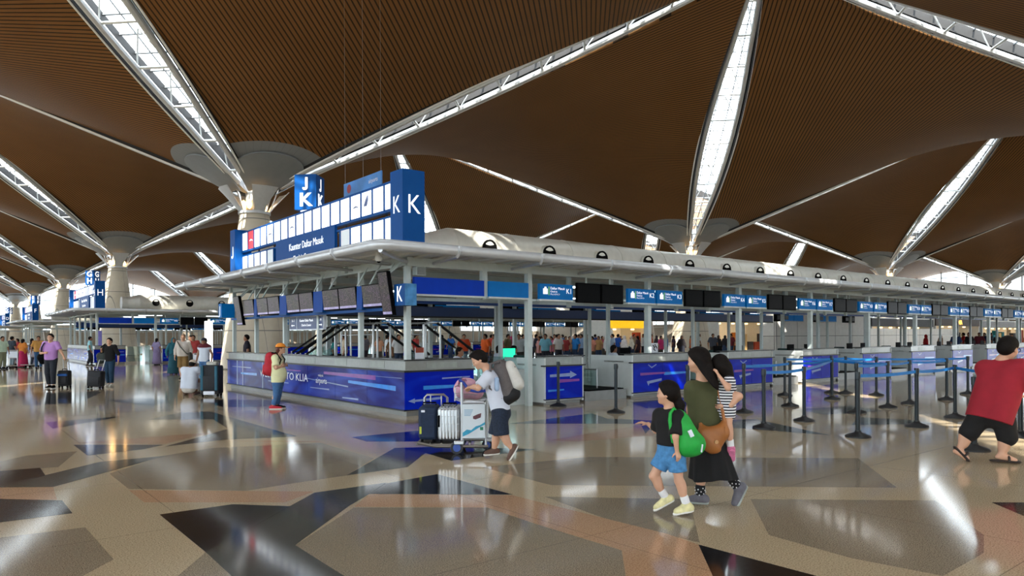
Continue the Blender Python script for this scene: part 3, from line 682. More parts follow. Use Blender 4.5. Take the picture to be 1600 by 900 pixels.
t = isl('blue_fascia', 'dark blue fascia behind the far side monitors of the {I}', 'sign', (8, Y1-.5, 2.3)); MB().bx(7.7, 38, Y1-.55, Y1-.5, 2.36, 2.72).build('panel', mat('navy_fascia', (10, 52, 112), .4, 0, .05), t); MB().bx(7.7, 38, Y1-.57, Y1-.48, 2.3, 2.36).build('bottom_rail', DARK, t)
# sign wall above the J side
t = isl('sign_wall', 'row of lit white airline panels between tall blue pillars above the {I}', 'sign', (7.6, 18, 3.3))
SX, PY0, PP = 7.6, 13.33, .5535
pk = MB(); pk.bx(SX-.26, SX+.26, 12.66, 13.16, 3.28, 5.0); pk.build('pillar', SIGNB, t); pj = MB(); pj.bx(SX-.26, SX+.26, 23.1, 23.55, 3.28, 5.0); pj.build('pillar', SIGNB, t)
fr = MB(); fr.bx(SX-.04, SX+.08, 13.1, 23.2, 4.27, 4.33); fr.bx(SX-.04, SX+.08, 13.1, 23.2, 4.88, 4.92); fr.bx(SX-.04, SX+.08, 13.1, 23.2, 4.14, 4.18)
for i in range(18):
    y = 13.28+i*.545
    fr.bx(SX-.05, SX+.06, y-.022, y+.022, 3.5, 4.16) if (y < 16.4 or y > 20.1) else None; fr.bx(SX-.05, SX+.06, y-.022, y+.022, 4.3, 4.9)
fr.build('frame', SIGNB, t)
for i in range(18):
    y = 13.28+(i-.0)*.545
    if y+.53 < 23.12:
        m = LITR if i == 16 else LIT
        MB().bx(SX-.03, SX+.05, y+.02, y+.525, 4.34, 4.87).build('lit_panel', m, t)
        if i in (3, 10, 13, 16):
            q = MB(); yy = y+.27; q.tube([(SX-.034, yy+.13, 4.56+.02), (SX-.034, yy, 4.6), (SX-.034, yy-.13, 4.57)], [.012, .025, .008], 5); q.build('airline_mark', mat('mark_grey', (130, 140, 170), .5) if i != 16 else WHITEL, t)
        if i == 2:
            q = MB(); yy = y+.27
            for s in (0, .05, .1): q.tube([(SX-.034, yy+.12-s, 4.55), (SX-.034, yy+.05-s, 4.68), (SX-.034, yy-.02-s*.5, 4.78)], [.02, .014, .004], 5)
            q.build('airline_mark', mat('mark_blue', (110, 125, 165), .5), t)
        if y < 15.9 or y > 20.3:
            MB().bx(SX-.03, SX+.05, y+.02, y+.525, 3.45, 4.15).build('lit_panel', LITG if i in (4, 13) else LIT, t)
bn = MB(); bn.bx(SX-.09, SX-.02, 16.2, 20.05, 3.4, 4.3); bn.build('banner', SIGNB, t)
text('Kaunter Daftar Masuk', .27, WHITEL, t, (SX-.095, 17.95, 4.02), (0, -1, 0), depth_=.002, sx=.92); text('Check-in Counter', .22, WHITEL, t, (SX-.095, 18.1, 3.70), (0, -1, 0), depth_=.002, sx=.85)
for y in (14, 16, 18, 20, 22):
    MB().cyl((SX+.12, y, 3.28), (SX+.12, y, 4.9), .03).build('stay', DARK, t)
SIGNW = t
def jglyph(size, m, parent, pos, xdir, name='lettering', w=.16):
    o = [(.02, .22), (.02, .12), (.08, .03), (.2, 0), (.34, .03), (.42, .12), (.44, .26), (.44, 1), (.44-w, 1), (.44-w, .28), (.44-w-.02, .18), (.21, .15), (.02+w*.85, .22)]
    xd = Vector(xdir).normalized(); P = Vector(pos); nd = xd.cross(Vector((0, 0, 1))); b = MB(); n = len(o)
    f_ = lambda p, k: P+xd*(p[0]-.24)*size+Vector((0, 0, (p[1]-.5)*size))+nd*k
    b.add([f_(p, .003) for p in o]+[f_(p, 0) for p in o], [tuple(range(n)), tuple(reversed(range(n, 2*n)))]+[(i, (i+1) % n, n+(i+1) % n, n+i) for i in range(n)])
    return b.build(name, m, parent)
def glyph(s, size, parent, pos, xdir, bold=-.005, sx=.9, name='pillar_letter', w=.1):
    if s == 'J': jglyph(size*.72, WHITEL, parent, pos, xdir, name, w)
    else: text(s, size, WHITEL, parent, pos, xdir, depth_=.003, sx=sx, bold=bold, name=name)
def letters(lk, lj, dy, wall):
    for (s, y, yface) in ((lk, 12.91, 12.66), (lj, 23.33, 23.1)):
        glyph(s, .52, wall, (SX-.264, y+dy, 4.28), (0, -1, 0))
        if s == lk: glyph(s, .56, wall, (SX, yface+dy-.004, 4.28), (1, 0, 0))
    cz = 5.15; cx, cy = 8.2, 19.3+dy
    c = thing('cube_sign', f'blue box sign with white letters {lj} over {lk} standing above the sign wall', 'sign', (cx, cy, 3.28), 0)
    w = .62; R = Matrix.Rotation(PI/4, 3, 'Z')
    MB().box((cx, cy, cz+.47), (w, w, .98), R).build('box', SIGNB, c); MB().cyl((cx, cy, 3.28), (cx, cy, cz-.02), .045).build('post', DARK, c); MB().cyl((cx, cy, cz-.07), (cx, cy, cz-.02), .2, .26, n=14).build('lamp', LIT, c)
    for n_ in ((-1, -1), (1, -1)):
        nv = Vector((n_[0], n_[1], 0)).normalized(); xd = Vector((0, 0, 1)).cross(nv)
        for s, z in ((lj, cz+.70), (lk, cz+.24)): glyph(s, .5, c, Vector((cx, cy, z))+nv*(w/2+.004), xd, .03, 1.1, 'lettering', .2)
# hanging airport banner
t = thing('hanging_banner', 'pale blue airport banner hung on wires behind the lit sign wall', 'banner', (9.5, 18.65, 5.76))
MB().bx(9.48, 9.52, 17.5, 19.8, 5.74, 6.14).build('board', mat('banner_blue', (70, 130, 195), .5, 0, .35, 1.2), t); MB().bx(9.47, 9.485, 17.5, 19.8, 5.72, 5.75).build('edge', WHITEP, t)
b = MB()
for y in (17.55, 18.6, 19.75): b.cyl((9.5, y, 6.14), (9.5, y+.02, 14.0), .003, n=4)
b.build('wire', STEEL, t)
b = MB(); b.cyl((9.478, 19.45, 5.95), (9.474, 19.45, 5.95), .13, n=18); b.build('roundel', mat('roundel_red', (150, 40, 60), .5), t); text('airports', .17, WHITED, t, (9.473, 17.95, 5.95), (0, -1, 0), depth_=.002)
# flight information screens on the J side
XS = 6.98; TL = Matrix.Rotation(math.radians(9), 3, 'Y')
pairs = [(13.15, 1), (14.62, 2), (16.62, 2), (18.62, 2), (20.62, 1)]
def ya(px): return Y_at(px, XS)
runs = [(507, 560, 'two'), (450.5, 492, 'two'), (404, 439, 'two'), (569, 602, 'one'), (382, 399, 'one')]
wl = ['large twin flight information screen, nearest pair to the K corner, below the canopy', 'large twin flight information screen, middle of the row on the J side', 'large twin flight information screen, far pair of the row near the column', 'single flight information screen beside the tall portrait screen at the corner', 'single flight information screen at the far column end of the row']
def fids(y0, y1, z0, z1, label, n, tilt=.1):
    t = thing('flight_screen', label, 'screen', (XS, (y0+y1)/2, z0), 0, 'flight screens along the J side')
    w = (y1-y0)/n
    def tx(z): return XS-.02-(z-z0)*tilt
    for i in range(n):
        a, c = y0+i*w+.01, y0+(i+1)*w-.01
        MB().add([(tx(z)+d, y, z) for d in (0, .08) for z in (z0, z1) for y in (a, c)], [(0, 1, 3, 2), (4, 6, 7, 5), (0, 4, 5, 1), (2, 3, 7, 6), (0, 2, 6, 4), (1, 5, 7, 3)]).build('housing', BLACKP, t)
        o = MB().add([(tx(z)-.004, y, z) for z in (z0+.02, z1-.02) for y in (a+.02, c-.02)], [(0, 1, 3, 2)]).build('display', SCREEN, t)
        MB().add([(tx(z)-.006, y, z) for z in (z0+.02, z0+.07) for y in (a+.02, c-.02)], [(0, 1, 3, 2)]).build('footer_bar', mat('footer_violet', (120, 112, 150), .3, 0, .3, 9, emit=.4), t)
    for y in (y0+.15, y1-.15): MB().cyl((tx(z1)+.06, y, z1-.1), (XS+.3, y, 3.1), .02).build('bracket', POST, t)
    return t
for (a, c, k), l in zip(runs, wl): fids(ya(c), ya(a), 2.2, 2.67, l, 2 if k == 'two' else 1)
for (a, c), l in zip(((560, 569), (492, 507), (439, 450.5), (399, 404)), ('nearest the K corner', 'second from the K corner', 'third from the K corner', 'farthest from the K corner')):
    t = thing('blue_filler_board', f'plain blue filler panel between flight screens, {l}', 'panel', (XS, ya(c), 2.2), 0, 'blue fillers between flight screens')
    MB().bx(XS-.04, XS+.02, ya(c)+.01, ya(a)-.01, 2.2, 2.66).build('panel', mat('filler_blue', (0, 66, 150), .5, 0, .05, spec=.12), t); MB().bx(XS-.05, XS+.04, ya(c), ya(a), 2.16, 2.2).build('bottom_rail', SIGNB, t)
t = thing('screen_rail', 'long blue steel rail carrying the flight screens on the J side', 'rail', (XS+.1, 13, 2.15)); MB().bx(XS+.08, XS+.14, 12.75, 22.6, 2.12, 2.18).build('rail', SIGNB, t)
fids(ya(616), ya(600), 2.02, 2.88, 'tall portrait flight screen at the K corner of the row', 1, .16); fids(ya(381), ya(372), 1.95, 2.8, 'tall portrait flight screen at the far column end', 1, .16)
ys0, ys1 = Y_at(633, 7.0), Y_at(616, 7.0); xs1 = X_at(651, ys0)
t = thing('corner_sign', 'blue box sign reading K on the corner post', 'sign', (7.0, ys0, 2.2)); MB().bx(7.0, xs1, ys0, ys1, 2.2, 2.62).build('box', SIGNB, t)
text('K', .44, WHITEL, t, (6.996, (ys0+ys1)/2, 2.41), (0, -1, 0), depth_=.002, sx=.8); MB().bx(7.0, xs1, ys0-.006, ys0-.001, 2.2, 2.62).build('picture_face', mat('sky_print', (80, 140, 195), .5, 0, .45, 4, spec=.1), t)
t = thing('corner_sign', 'small blue letter box sign at the far end of the flight screens', 'sign', (7.05, 22.9, 2.2)); MB().rbox((7.05, 23.0, 2.42), (.4, .3, .44), .01).build('box', SIGNB3, t); text('J', .36, WHITEL, t, (6.845, 23.0, 2.42), (0, -1, 0), depth_=.002)
t = thing('direction_sign', 'small blue direction sign with white frame between two posts', 'sign', (X0+.2, 16.3, 1.75))
ya2 = lambda px: Y_at(px, X0+.2)
MB().bx(X0+.17, X0+.23, ya2(507.5), ya2(455), 1.80, 2.13).build('board', mat('sign_navy', (30, 56, 110), .4, 0, .05), t)
b = MB()
for z in (1.79, 2.13): b.bx(X0+.16, X0+.24, ya2(507.5), ya2(455), z-.012, z+.012)
for p in (507.5, 498, 466, 455): b.bx(X0+.16, X0+.24, ya2(p)-.01, ya2(p)+.01, 1.79, 2.13)
b.build('frame', WHITED, t); yc = ya2(481)
text('Kaunter Daftar Masuk', .095, WHITEL, t, (X0+.158, yc, 2.02), (0, -1, 0), depth_=.001); text('Check-in Counter', .085, WHITEL, t, (X0+.158, yc, 1.90), (0, -1, 0), depth_=.001)
text('A - I', .09, WHITEL, t, (X0+.158, ya2(460.5), 2.02), (0, -1, 0), depth_=.001); text('J - M', .09, WHITEL, t, (X0+.158, ya2(502.5), 2.02), (0, -1, 0), depth_=.001)
b = MB()
for yy, s in ((ya2(460.5), 1), (ya2(502.5), -1)): b.prism([(yy+.12*s, 1.9), (yy+.07*s, 1.93), (yy+.07*s, 1.91), (yy-.1*s, 1.91), (yy-.1*s, 1.89), (yy+.07*s, 1.89), (yy+.07*s, 1.87)], X0+.155, X0+.159, 'yzx')
b.build('arrow', WHITEL, t)
SW = {0: SIGNW}
# copies of the island for the islands further along the hall
for li, (lk, lj, dy) in enumerate(ISLN[1:], 1):
    for o, lab, far in list(ISL):
        if not far or (li > 1 and o.name.startswith(('check_in', 'baggage', 'swivel', 'glass', 'blue_f'))): continue
        if li == 1 and o.location.x > 40: continue
        c = copy_tree(o, None, (o.location.x, o.location.y+dy, o.location.z), 0, lab.replace('{I}', f'{lk} island'))
        if o.name.startswith('sign_wall'): SW[li] = c
        if o.name.startswith('sign_wall') or o.name.startswith('corner_counter'):
            for ch in list(c.children):
                if ch.name.startswith('lettering') and o.name.startswith('corner'): bpy.data.objects.remove(ch)
for li, (lk, lj, dy) in enumerate(ISLN): letters(lk, lj, dy, SW[li])
# ---------------------------------------------------------------- figures: smooth implicit surfaces, meshed with surface nets
V3 = lambda *a: np.array(a if len(a) == 3 else a[0], float)
def nrm(v): v = np.asarray(v, float); return v/max(1e-9, np.linalg.norm(v))
def cap(a, b, r1, r2=None, k=.02, n=None, flat=1.): return dict(t='c', a=V3(a), b=V3(b), r1=r1, r2=r1 if r2 is None else r2, k=k, n=None if n is None else nrm(n), flat=flat, cut=None)
def ccap(*a, **k):
    p = cap(*a, **k); p['cut'] = True; return p
def ell(c, r, R=None, k=.02): return dict(t='e', c=V3(c), r=V3(r), R=np.eye(3) if R is None else np.asarray(R, float), k=k)
def frame(z, y):
    z = nrm(z); x = nrm(np.cross(y, z)); y = np.cross(z, x); return np.array([x, y, z])      # rows: side, front, axis
def evalp(p, P):
    if p['t'] == 'c':
        ba = p['b']-p['a']; l2 = max(1e-12, ba@ba); pa = P-p['a']; h = np.clip((pa@ba)/l2, 0, 1); q = pa-h[..., None]*ba
        if p['n'] is not None:
            c = q@p['n']; q = q+(c/p['flat']-c)[..., None]*p['n']; 
        d = np.sqrt((q*q).sum(-1))-(p['r1']+(p['r2']-p['r1'])*h)
        if p['cut']: d = np.maximum(d, (pa@(ba/math.sqrt(l2)))-math.sqrt(l2))
        return d
    q = (P-p['c'])@p['R'].T; k0 = np.sqrt(((q/p['r'])**2).sum(-1)); k1 = np.sqrt(((q/p['r']**2)**2).sum(-1)); return k0*(k0-1)/np.maximum(k1, 1e-6)
def bounds(p, m):
    if p['t'] == 'c':
        r = max(p['r1'], p['r2'])*max(1, p['flat'])+m; return np.minimum(p['a'], p['b'])-r, np.maximum(p['a'], p['b'])+r
    r = max(p['r'])+m; return p['c']-r, p['c']+r
def sdf_mesh(prims, h, cuts=()):
    lo = np.min([bounds(p, 2*h)[0] for p in prims], 0); hi = np.max([bounds(p, 2*h)[1] for p in prims], 0)
    n = np.ceil((hi-lo)/h).astype(int)+1
    D = np.full(n, .5, np.float32); ax = [lo[i]+h*np.arange(n[i]) for i in range(3)]
    for p in prims:
        k = max(p['k'], 1e-4); a, b = bounds(p, 2*h+2*k); i0 = np.maximum(0, np.floor((a-lo)/h).astype(int)); i1 = np.minimum(n, np.ceil((b-lo)/h).astype(int)+1)
        sl = tuple(slice(i0[i], i1[i]) for i in range(3)); P = np.stack(np.meshgrid(*[ax[i][sl[i]] for i in range(3)], indexing='ij'), -1)
        d = evalp(p, P); o = D[sl]; hh = np.maximum(k-np.abs(d-o), 0)/k; D[sl] = np.minimum(d, o)-hh*hh*k*.25
    if len(cuts):
        P = np.stack(np.meshgrid(*ax, indexing='ij'), -1)
        for c, nv in cuts: D = np.maximum(D, (P-V3(c))@nrm(nv))
    S_ = D < 0
    idx = np.zeros(np.array(n)-1, bool); cnt = np.zeros(np.array(n)-1, int)
    C = [(i, j, k) for i in (0, 1) for j in (0, 1) for k in (0, 1)]
    cut = lambda A, c: A[c[0]:n[0]-1+c[0], c[1]:n[1]-1+c[1], c[2]:n[2]-1+c[2]]
    for c in C: cnt += cut(S_, c)
    act = (cnt > 0) & (cnt < 8); num = np.full(act.shape, -1, int); num[act] = np.arange(act.sum())
    base = np.argwhere(act); acc = np.zeros((len(base), 3)); w = np.zeros(len(base))
    for c in C:
        for a in range(3):
            if c[a]: continue
            e = list(c); e[a] = 1; d0 = cut(D, c)[act]; d1 = cut(D, e)[act]; m = (d0 < 0) != (d1 < 0)
            t = np.where(m, d0/np.where(m, d0-d1, 1), 0); p = np.tile(np.array(c, float), (len(base), 1)); p[:, a] = t
            acc[m] += p[m]; w[m] += 1
    vs = (base+acc/w[:, None])*h+lo; fs = []
    for a in range(3):
        b, c = (a+1) % 3, (a+2) % 3
        s0 = [slice(None)]*3; s1 = [slice(None)]*3; s0[a] = slice(0, n[a]-1); s1[a] = slice(1, n[a])
        x = S_[tuple(s0)] != S_[tuple(s1)]; e = np.argwhere(x); e = e[(e[:, b] > 0) & (e[:, c] > 0) & (e[:, b] < n[b]-1) & (e[:, c] < n[c]-1)]
        fl = S_[tuple(s0)][tuple(e.T)]
        q = []
        for db, dc in ((1, 1), (0, 1), (0, 0), (1, 0)):
            g = e.copy(); g[:, b] -= db; g[:, c] -= dc; q.append(num[tuple(g.T)])
        q = np.stack(q, 1); q[~fl] = q[~fl][:, ::-1]; fs.append(q)
    return vs, np.concatenate(fs)
def blob(name, prims, h, m, parent, cuts=()):
    vs, fs = sdf_mesh(prims, h, cuts); me = bpy.data.meshes.new(name); me.from_pydata(vs.tolist(), [], fs.tolist()); me.update()
    return mkobj(name, me, m, parent, 'full')
SKIN = mat('skin_light', (206, 158, 130), .5, 0, .05, 8); SKIN2 = mat('skin_brown', (150, 104, 78), .5, 0, .05, 8)
HAIR = mat('black_hair', (20, 15, 13), .62, 0, .4, 40, spec=.12, bump=.3)
EYEM = mat('eye_dark', (30, 22, 20), .2)
def hand(w, d, nrm_, thumb, sc=1., curl=.5):
    """palm, four unequal bent fingers and a thumb from wrist w along d; palm faces nrm_, thumb points to thumb"""
    d = nrm(d); pn = nrm(np.asarray(nrm_)-d*(np.dot(nrm_, d))); sd = nrm(np.asarray(thumb)-d*np.dot(thumb, d)-pn*np.dot(thumb, pn)); w = V3(w); out = []
    out.append(cap(w+d*.01*sc, w+d*.075*sc, .026*sc, .036*sc, .012, pn, .5))
    for i, (o, L) in enumerate(((.027, .078), (.009, .086), (-.009, .080), (-.026, .064))):
        b = w+d*(.085-.006*abs(i-1.2))*sc+sd*o*sc; c1 = curl*.8; d1 = nrm(d*math.cos(c1)+pn*math.sin(c1)); m1 = b+d1*L*.5*sc; c2 = curl*2.1; d2 = nrm(d*math.cos(c2)+pn*math.sin(c2))
        out += [cap(b-d*.012*sc, m1, .0095*sc, .0085*sc, .003), cap(m1, m1+d2*L*.5*sc, .0085*sc, .007*sc, .003)]
    b = w+d*.025*sc+sd*.026*sc; td = nrm(sd*.75+d*.6+pn*.25*(1+curl)); m1 = b+td*.04*sc
    out += [cap(b-sd*.01*sc, m1, .013*sc, .011*sc, .006), cap(m1, m1+nrm(td+d*.5+pn*curl*.6)*.032*sc, .0105*sc, .008*sc, .003)]
    return out
def head_prims(c, f, up, sc=1., jaw=1.):
    R = frame(up, f); s, y, z = R; c = V3(c); P = lambda a, b, d: c+s*a*sc+y*b*sc+z*d*sc
    o = [ell(P(0, -.012, .03), (.076*sc, .096*sc, .088*sc), R, .02), ell(P(0, .022, -.045), (.056*sc*jaw, .064*sc, .07*sc), R, .035), cap(P(0, .072, -.085), P(0, .06, -.08), .022*sc, .026*sc, .03),
         cap(P(0, .084, .012), P(0, .096, -.026), .007*sc, .0115*sc, .014), cap(P(-.014, .088, -.03), P(.014, .088, -.03), .008*sc, None, .01), cap(P(-.022, .083, -.062), P(.022, .083, -.062), .008*sc, None, .012),
         cap(P(-.045, .07, .022), P(.045, .07, .022), .013*sc, None, .02)]
    for q in (-1, 1): o += [ell(P(q*.078, -.01, -.008), (.011*sc, .02*sc, .032*sc), R, .008), cap(P(q*.04, .055, -.03), P(q*.05, .03, -.03), .024*sc, None, .03)]
    return o, P, R
def figure(root, J, skin=SKIN, vox=.012, sc=1., build=1., hands=None, headsc=None, belly=0., feet=True, jaw=1.):
    """J: joints in the figure's own frame (x right, y away, z up). One continuous body mesh, face and hands included."""
    J = {k: V3(v) for k, v in J.items()}; hs = headsc or sc; B = build
    up = J.get('headup', V3(0, 0, 1)); hp, HP, HR = head_prims(J['head'], J['face'], up, hs, jaw); P = hp
    P.append(cap(J['head']+HR[2]*(-.06*hs)-HR[1]*.02*hs, J['neck'], .05*sc, .056*sc, .03))
    tf = nrm(J['front'])
    P += [cap(J['neck'], J['chest'], .06*sc, .1*sc*B, .05, tf, .85), cap(J['shl'], J['shr'], .062*sc*B, None, .05)]
    sd = nrm(J['shr']-J['shl']); w = .07*sc*B
    for q in (-1, 1): P.append(cap(J['chest']+sd*q*w, J['pel']+sd*q*w*.75, .105*sc*B, .1*sc*B, .05, tf, .95))
    if belly: P.append(ell((J['chest']+J['pel'])/2-V3(0, 0, .04)+tf*.05*sc, V3(.14, .14, .16)*sc*belly, None, .08))
    for q in 'lr':
        P += [cap(J['sh'+q], J['el'+q], .053*sc*B, .041*sc*B, .03), cap(J['el'+q], J['wr'+q], .042*sc*B, .027*sc, .02)]
        P += [cap(J['hip'+q], J['kn'+q], .088*sc*B, .056*sc*B, .03), cap(J['kn'+q], J['an'+q], .055*sc*B, .036*sc, .02)]
        mid = J['kn'+q]*.68+J['an'+q]*.32; bk = nrm(np.cross(np.cross(J['kn'+q]-J['an'+q], J['to'+q]-J['an'+q]), J['kn'+q]-J['an'+q])); P.append(ell(mid-bk*.016*sc, V3(.048, .05, .1)*sc*B, None, .04))
        if feet: P += [cap(J['an'+q], J['to'+q], .036*sc, .026*sc, .02), cap(J['an'+q]-bk*.03*sc-nrm(J['kn'+q]-J['an'+q])*.045*sc, J['to'+q], .026*sc, .022*sc, .03)]
        d = (hands or {}).get(q); dr = nrm(J['wr'+q]-J['el'+q])
        if d is None: d = dict(n=-sd*(1 if q == 'r' else -1), t=tf, curl=.45)
        P += hand(J['wr'+q], d.get('d', dr), d['n'], d['t'], sc, d.get('curl', .5))
    blob('body', P, vox, skin, root)
    e = MB()
    for q in (-1, 1): e.sph(HP(q*.031, .077, .0), .011*hs, 8)
    if vox < .025: e.build('eyes', EYEM, root, True)
    return J, HP, HR
def top(root, J, m, vox=.012, sc=1., B=1., sleeve=.55, hem=.06, puff=.016, name='shirt', belly=0., cutneck=True, extra=()):
    tf = nrm(J['front']); sd = nrm(J['shr']-J['shl']); w = .07*sc*B; ax = nrm(J['chest']-J['pel']); u = puff
    P = [cap(J['neck']-ax*.03*sc, J['chest'], .06*sc, .1*sc*B+u, .06, tf, .85), cap(J['shl'], J['shr'], .062*sc*B+u*.8, None, .05)]
    low = J['pel']-ax*hem
    for q in (-1, 1): P.append(cap(J['chest']+sd*q*w, low+sd*q*w*.8, .105*sc*B+u, .108*sc*B+u*1.4, .05, tf, .97))
    if belly: P.append(ell((J['chest']+J['pel'])/2-V3(0, 0, .04)+tf*.05*sc, V3(.14, .14, .17)*sc*belly+u, None, .08))
    P += list(extra); cuts = [(low-ax*.03, -ax)]
    for q in 'lr':
        a, b, c = J['sh'+q], J['el'+q], J['wr'+q]
        if sleeve <= 1: P.append(ccap(a, a+(b-a)*(sleeve+.12), .053*sc*B+u*1.1, .05*sc*B+u*1.3, k=.03))
        else: P += [cap(a, b, .053*sc*B+u*1.1, .043*sc*B+u, .03), cap(b, b+(c-b)*(sleeve-1), .043*sc*B+u, .034*sc*B+u*.8, .02)]
    return blob(name, P, vox, m, root, cuts)
def legs(root, J, m, vox=.012, sc=1., B=1., length=1.9, puff=.014, name='trousers', flare=0., waist=.04):
    sd = nrm(J['hipr']-J['hipl']); ax = nrm(J['chest']-J['pel']); tf = nrm(J['front']); P = []
    P.append(cap(J['pel']-sd*.06*sc*B+ax*waist*.3, J['pel']+sd*.06*sc*B+ax*waist*.3, .105*sc*B+puff, None, .04, tf, .95))
    P.append(cap(J['pel']-sd*.06*sc*B-ax*.08, J['pel']+sd*.06*sc*B-ax*.08, .105*sc*B+puff, None, .04, tf, 1.0))
    for q in 'lr':
        a, b, c = J['hip'+q], J['kn'+q], J['an'+q]
        if length <= 1: P.append(ccap(a, a+(b-a)*(length+.1), .088*sc*B+puff, .072*sc*B+puff+flare, k=.03))
        else: P += [cap(a, b, .09*sc*B+puff, .058*sc*B+puff+flare, .03), ccap(b, b+(c-b)*(length-1), .058*sc*B+puff+flare, .046*sc*B+puff*.8+flare, k=.02)]
    return blob(name, P, vox, m, root, [(J['pel']+ax*(waist+.05), ax)])
def shoe(root, an, to, heel, m, sole_m, vox=.01, sc=1., name='shoe'):
    an, to, heel = V3(an), V3(to), V3(heel); d = nrm(to-heel); up = nrm(np.asarray(an)-heel-d*np.dot(an-heel, d)+V3(0, 0, 1e-4)); sd = np.cross(d, up)
    P = [cap(heel+up*.035*sc, to+up*.03*sc-d*.02, .036*sc, .036*sc, .02, sd, 1.05), cap(heel+up*.05*sc, an-up*.0, .038*sc, .042*sc, .03), cap(an-up*.02*sc, (heel+to)/2+up*.04*sc+d*.03, .04*sc, .034*sc, .02)]
    o = blob(name, P, vox, m, root, [(heel+up*.018*sc, -up)])
    blob('sole', [cap(heel+up*.014*sc, to+up*.012*sc-d*.015, .036*sc, .041*sc, .01, sd, 1.0)], vox, sole_m, o, [(heel+up*.026*sc, up), (heel+up*.002*sc, -up)]); return o
def hairmesh(root, HP, HR, m=HAIR, sc=1., vox=.012, front=.03, long=0., vol=0., name='hair', extra=(), side=-.03):
    """cap of hair on the skull; front = how far over the forehead, long = length down the nape"""
    P = [ell(HP(0, -.014, .037), V3(.087+vol, .104+vol, .093+vol)*sc, HR, .02), ell(HP(0, -.055, .0), V3(.08+vol, .065+vol, .085+vol)*sc, HR, .03)]
    if long: P.append(cap(HP(0, -.065, -.03), HP(0, -.075, -.05-long), .07*sc, .05*sc, .04, HR[1], .6))
    P += list(extra)
    cuts = [(HP(0, .045, front), nrm(HR[1]*.86-HR[2]*.5))]
    return blob(name, P, vox, m, root, cuts)
def person(name_label, px, py, group=None, rot=None, Dshift=0.):
    x, y = G(px, py); t = thing('person', name_label, 'person', (x, y, 0), (YAW-PI/2) if rot is None else rot, group); return t, CAMH/( (py-hz(px)) )
def stance(h=1.68, face=(0, -1, 0), lift=0., arms=.08, stride=0., sc=None, sw=1.):
    """relaxed standing joints facing -y (towards the viewer) for a figure of height h, then turned to face"""
    s = h/1.7; a = math.atan2(face[0], -face[1]); ca, sa = math.cos(a), math.sin(a)
    j = dict(head=(0, -.01, 1.575), neck=(0, .01, 1.43), chest=(0, .02, 1.27), pel=(0, .02, .96), shl=(.17*sw, .02, 1.385), shr=(-.17*sw, .02, 1.385), ell=(.215+arms, .05, 1.11), elr=(-.215-arms, .05, 1.11), wrl=(.225+arms, -.03, .87), wrr=(-.225-arms, -.03, .87),
             hipl=(.085, .02, .9), hipr=(-.085, .02, .9), knl=(.095, -.02-stride*.5, .49), knr=(-.095, -.02+stride*.3, .49), anl=(.1, .03-stride, .085), anr=(-.1, .05+stride, .085), tol=(.115, -.13-stride, .03), tor=(-.115, -.11+stride, .03), face=(0, -1, -.03), front=(0, -1, 0))
    r = {}
    for k, v in j.items():
        v = V3(v)*(s if k not in ('face', 'front') else 1); r[k] = V3(ca*v[0]-sa*v[1], sa*v[0]+ca*v[1], v[2])
    return r
# ---------------------------------------------------------------- people in the foreground
WSOLE = mat('white_sole', (225, 222, 214), .6); BROWNSH = mat('brown_shoe', (92, 66, 54), .7)
def J2(base, m, d):
    """joints read as (px, py, depth behind the figure's base)"""
    return {k: (V3((v[0]-base[0])*m, v[2], (base[1]-v[1])*m) if k not in ('face', 'front', 'headup') else V3(v)) for k, v in d.items()}
# man bent over a luggage trolley
B0 = (780, 717); t, mm = person('man in white shirt and dark shorts leaning on a luggage trolley', *B0); m = mm
J = J2(B0, m, dict(head=(748, 562, -.02), face=(-.8, -.15, -.62), headup=(-.55, 0, .83), neck=(761, 577, 0), chest=(769, 594, 0), pel=(781, 637, 0), shl=(762, 588, -.17), shr=(766, 585, .17), ell=(748, 604, -.24), elr=(752, 604, .2), wrl=(737, 604, -.1), wrr=(739, 604, .12),
       hipl=(780, 644, -.08), hipr=(782, 644, .08), knl=(783, 676, -.09), knr=(774, 678, .08), anl=(801, 701, -.1), anr=(771, 705, .09), tol=(797, 717, -.1), tor=(757, 713, .09), front=(-.92, 0, -.35)))
figure(t, J, SKIN, .0085, .95, .92, hands=dict(l=dict(d=(-.5, .85, -.1), n=(0, 0, -1), t=(-1, 0, 0), curl=.5), r=dict(d=(-.6, -.75, -.2), n=(0, 0, -1), t=(-1, 0, 0), curl=.5)), feet=False)
hp, HP, HR = head_prims(J['head'], J['face'], J['headup'], .95)
hairmesh(t, HP, HR, sc=.95, vox=.009, front=.035, vol=.008, extra=[ell(HP(0, .03, .095), (.07, .07, .03), HR, .03), ell(HP(0, .075, .065), (.06, .03, .035), HR, .03)])
top(t, J, mat('white_cotton', (206, 212, 226), .8, 0, .06, 5, bump=.22), .0095, .95, .92, sleeve=.72, hem=.02, puff=.022)
legs(t, J, mat('navy_pattern_cloth', (26, 38, 58), .85, 0, .5, 60, bump=.22), .0095, .95, .95, length=.97, puff=.022, name='shorts', flare=.015)
for q, (h_, to_) in dict(l=((808, 699, -.1), (797, 718, -.1)), r=((776, 712, .09), (757, 714, .09))).items():
    jj = J2(B0, m, dict(h=h_, o=to_)); shoe(t, J['an'+q], jj['o'], jj['h'], BROWNSH, WSOLE, .008, 1.)
BP = thing('backpack', 'grey, white and black backpack worn by the man leaning on a trolley', 'backpack', t.location, t.rotation_euler[2])
jb = J2(B0, m, dict(a=(783, 574, 0), b=(793, 612, 0), c=(790, 570, 0), d=(802, 600, 0), e=(801, 615, 0), f=(790, 622, 0), g=(768, 578, -.13), h=(774, 605, -.17), i=(786, 622, -.14)))
GREY = mat('pack_grey', (92, 86, 86), .8, 0, .1, 30)
